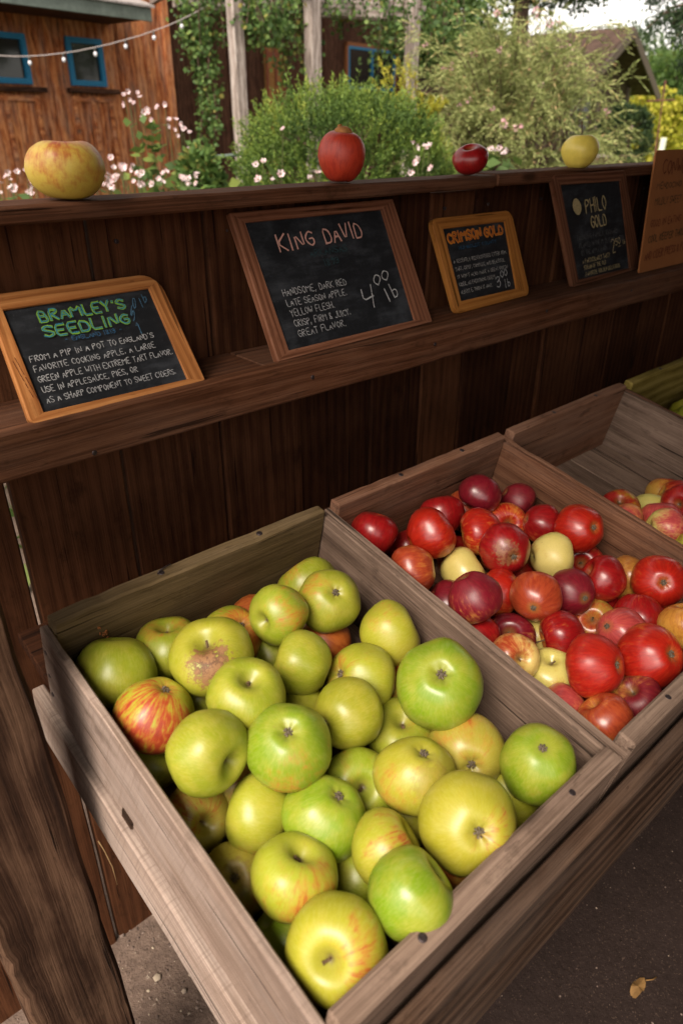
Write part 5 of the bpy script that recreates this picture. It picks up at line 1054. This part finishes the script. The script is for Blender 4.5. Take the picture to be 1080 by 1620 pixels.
# low board planter and rail in front of the house, potted evergreen
a, b = pt(925, 243, 10.2), pt(1004, 240, 10.8); m = MB(); dd = (b-a); dd.z = 0; Lp = dd.length; dd.normalize(); nn = V((-dd.y, dd.x, 0)); k = 0; xx = 0
while xx < Lp: m.plank(V((a.x, a.y, 0))+dd*xx, Z, dd, nn, a.z-.06, .115, .02, .003, .002, .4); xx += .12
root = empty('low_board_fence', (a.x, a.y, 0), 'low reddish board fence with pale top rail in front of the house', 'fence'); m.build('boards', wood('faded_red_boards', (.06, .022, .018), (.14, .06, .05), (.22, .12, .10), .9, 14, stain=.7, fib=60), root)
m = MB(); m.plank(V((a.x, a.y, a.z-.06)), dd, nn, Z, Lp+.1, .09, .05, .004, .002, .3, .8); m.build('top_rail', POSTM, root)
hc = pt(985, 218, 10.6); shootbush('round dark evergreen shrub in front of the house wall', 'evergreen_shrub', (hc.x, hc.y, hc.z), (.32, .32, .36), 500, .12, DARKT, 12, .07, .025, .2, low=-1)
# ------------------------------------------------------------------ trees
def tree(label, name, c, rad, zc, n, leaf, mat, trunk_r=.12, clumps=40, wide=.6, cat='tree', group=None, tm=.5):
    root = empty(name, (c[0], c[1], 0), label, cat, group); cc = np.array([c[0], c[1], zc]); P, d = blob_pts(clumps, cc, rad, .45, -.9); per_ = n//len(P)
    cr_ = min(rad)*.34; base = (P[:, None]+rs.normal(size=(len(P), per_, 3))*cr_*np.array([1, 1, .7])*.62).reshape(-1, 3); dr_ = nrm(rs.normal(size=base.shape)+(base-cc)*.3)
    tn = np.clip(np.repeat(rs.normal(tm, .16, len(P)), per_)+rs.normal(size=len(base))*.15, 0, 1)
    quads_mesh('crown', leaves(base, dr_, leaf*rs.uniform(.6, 1.3, len(base)), leaf*wide), mat, tn, root); m = MB()
    m.tube([(c[0], c[1], 0), (c[0]+trunk_r, c[1], zc*.5), (c[0], c[1], zc+rad[2]*.3)], [trunk_r*1.3, trunk_r, trunk_r*.4], 9)
    for i_ in range(0, len(P), 3): m.tube([(c[0], c[1], zc-rad[2]*.6), V((c[0], c[1], zc-rad[2]*.3)).lerp(V(P[i_]), .5), V(P[i_])], [trunk_r*.4, trunk_r*.25, trunk_r*.08], 5, cap=False)
    m.build('trunk', BARK, root); return root
q = pt(825, -48, 9.5); tree('dark spreading tree whose lowest twigs reach down above the feathery bush', 'oak_tree', (q.x, q.y), (1.7, 1.5, .75), q.z+.25, 14000, .075, DARKT, .16, 70, .6)
q = pt(705, 25, 8.8); tree('light green leafy tree between the barn porch and the feathery bush', 'leafy_tree', (q.x, q.y), (.75, .8, .85), q.z+.0, 9000, .07, MIDT, .08, 46, .6)
for (x, y, d, r3, lb, mt, tmn) in ((1100, 150, 26, (2.6, 2.6, 2.0), 'dark green round tree far off at the right edge beyond the vineyard', MIDT, .45), (1052, 140, 30, (1.6, 1.6, 1.6), 'bright green tree far beyond the vineyard, just right of the house roof', MIDT, .75), (950, 120, 38, (5, 4, 2.6), 'pale far tree behind the gabled house', DARKT, .6), (1180, 120, 34, (5, 4, 3.2), 'tall far tree beyond the right picture edge', DARKT, .6)):
    q = pt(x, y, d); tree(lb, 'distant_tree', (q.x, q.y), r3, max(q.z-.4, r3[2]*.9), 9000, .20, mt, .2, 60, .7, group='far trees beyond the vineyard', tm=tmn)
# conifer at the right, only a limb of it hangs into the picture
q = pt(1190, 60, 5.2); root = empty('conifer_tree', (q.x, q.y, 0), 'dark conifer whose drooping twigs hang into the upper right corner', 'tree'); m = MB(); m.tube([(q.x, q.y, 0), (q.x, q.y, 5)], [.16, .10], 9); m.build('trunk', BARK, root)
lb_ = MB(); bs = []; ds = []
for path in ([(1190, -20), (1110, 2), (1060, 12), (1022, 45)], [(1110, 2), (1085, 25), (1068, 62)], [(1190, 30), (1130, 20), (1095, 15), (1040, 22)], [(1190, 120), (1130, 105), (1090, 92), (1078, 97)], [(1190, -40), (1100, -25), (1040, -12), (1028, 0)], [(1190, 0), (1100, 8), (1075, 20), (1062, 40)]):
    pp = [pt(x, y, 5.2) for x, y in path]; pts = []
    for a, b in zip(pp, pp[1:]): pts += [a.lerp(b, t/4) for t in range(4)]
    pts.append(pp[-1]); lb_.tube(pts, list(np.linspace(.018, .004, len(pts))), 5, cap=False); PP = np.array([list(p) for p in pts]); N = 620; t_ = (.25+.75*rs.rand(N))*(len(PP)-1); i0 = np.minimum(t_.astype(int), len(PP)-2)
    qq = PP[i0]+(PP[i0+1]-PP[i0])*(t_-i0)[:, None]; tw = rs.normal(size=(N, 3))*.035*np.array([1, 1, .9]); bs.append(qq+tw+np.array([0, 0, -.02])); ds.append(nrm(rs.normal(size=(N, 3))+np.array([0, 0, -.7])))
quads_mesh('needles', leaves(np.concatenate(bs), np.concatenate(ds), .032, .011), DARKT, np.clip(rs.normal(.3, .2, 620*6), 0, 1), root); lb_.build('branch', BARK, root)
# ------------------------------------------------------------------ meadow, vineyard
m = MB(); c0 = pt(1030, 235, 16); i = [m.vert(v) for v in ((c0.x-3, c0.y-8, .02), (c0.x+60, c0.y-8, .02), (c0.x+60, c0.y+60, .02), (c0.x-3, c0.y+60, .02))]; m.face(i); GRS = simple('bright_grass', (.16, .30, .02), .9, 0, 3, .3, .5); tag(m.build('grass_lawn', GRS), kind='structure')
k = 0
for (px, d, hgt, lb) in ((1012, 15.5, 150, 'yellow vine at the left end of the vineyard row'), (1029, 16.5, 140, 'second yellow vine of the vineyard row from the left'), (1048, 17.5, 165, 'yellow vine in the middle of the vineyard row'), (1066, 16.5, 155, 'yellow vine just inside the right picture edge'), (1088, 17, 150, 'yellow vine beyond the right picture edge')):
    q = pt(px, 205, d); zt_ = pt(px, hgt, d).z; root = empty('grape_vine', (q.x, q.y, 0), lb, 'vine', 'yellow vines of the far vineyard'); n = 900
    P = np.stack([q.x+rs.normal(size=n)*.13, q.y+rs.normal(size=n)*.13, .25+rs.rand(n)*(zt_-.25)], 1); quads_mesh('leaves', leaves(P, nrm(rs.normal(size=P.shape)), .12, .10), YEL if px % 2 == 0 or px == 1029 else MIDT, np.clip(rs.normal(.5, .3, n), 0, 1), root)
    m = MB(); m.tube([(q.x, q.y, 0), (q.x, q.y, zt_*.9)], .03, 6); m.build('stem', BARK, root)
RUST = simple('rusty_steel', (.14, .06, .04), .8, .3, 40, .4)
a, b = pt(1051, 128, 12), pt(1037, 236, 12); m = MB(); m.tube([(b.x, b.y, 0), b, a], .022, 7); root = empty('trellis', (b.x, b.y, 0), 'rusty leaning steel post with cross bar in front of the vineyard', 'trellis'); m.build('post', RUST, root)
m = MB(); m.tube([pt(1022, 160, 12), pt(1066, 158, 12)], .014, 6); m.build('cross_bar', RUST, root)
a = pt(1051, 218, 15); m = MB(); m.plank((a.x, a.y, 0), Z, X, Y, a.z, .09, .09, .004, .002, .2); tag(to_origin(m.build('white_post', simple('white_paint', (.7, .7, .66), .7)), (a.x, a.y, 0)), 'short whitish post standing in the vineyard', 'post')
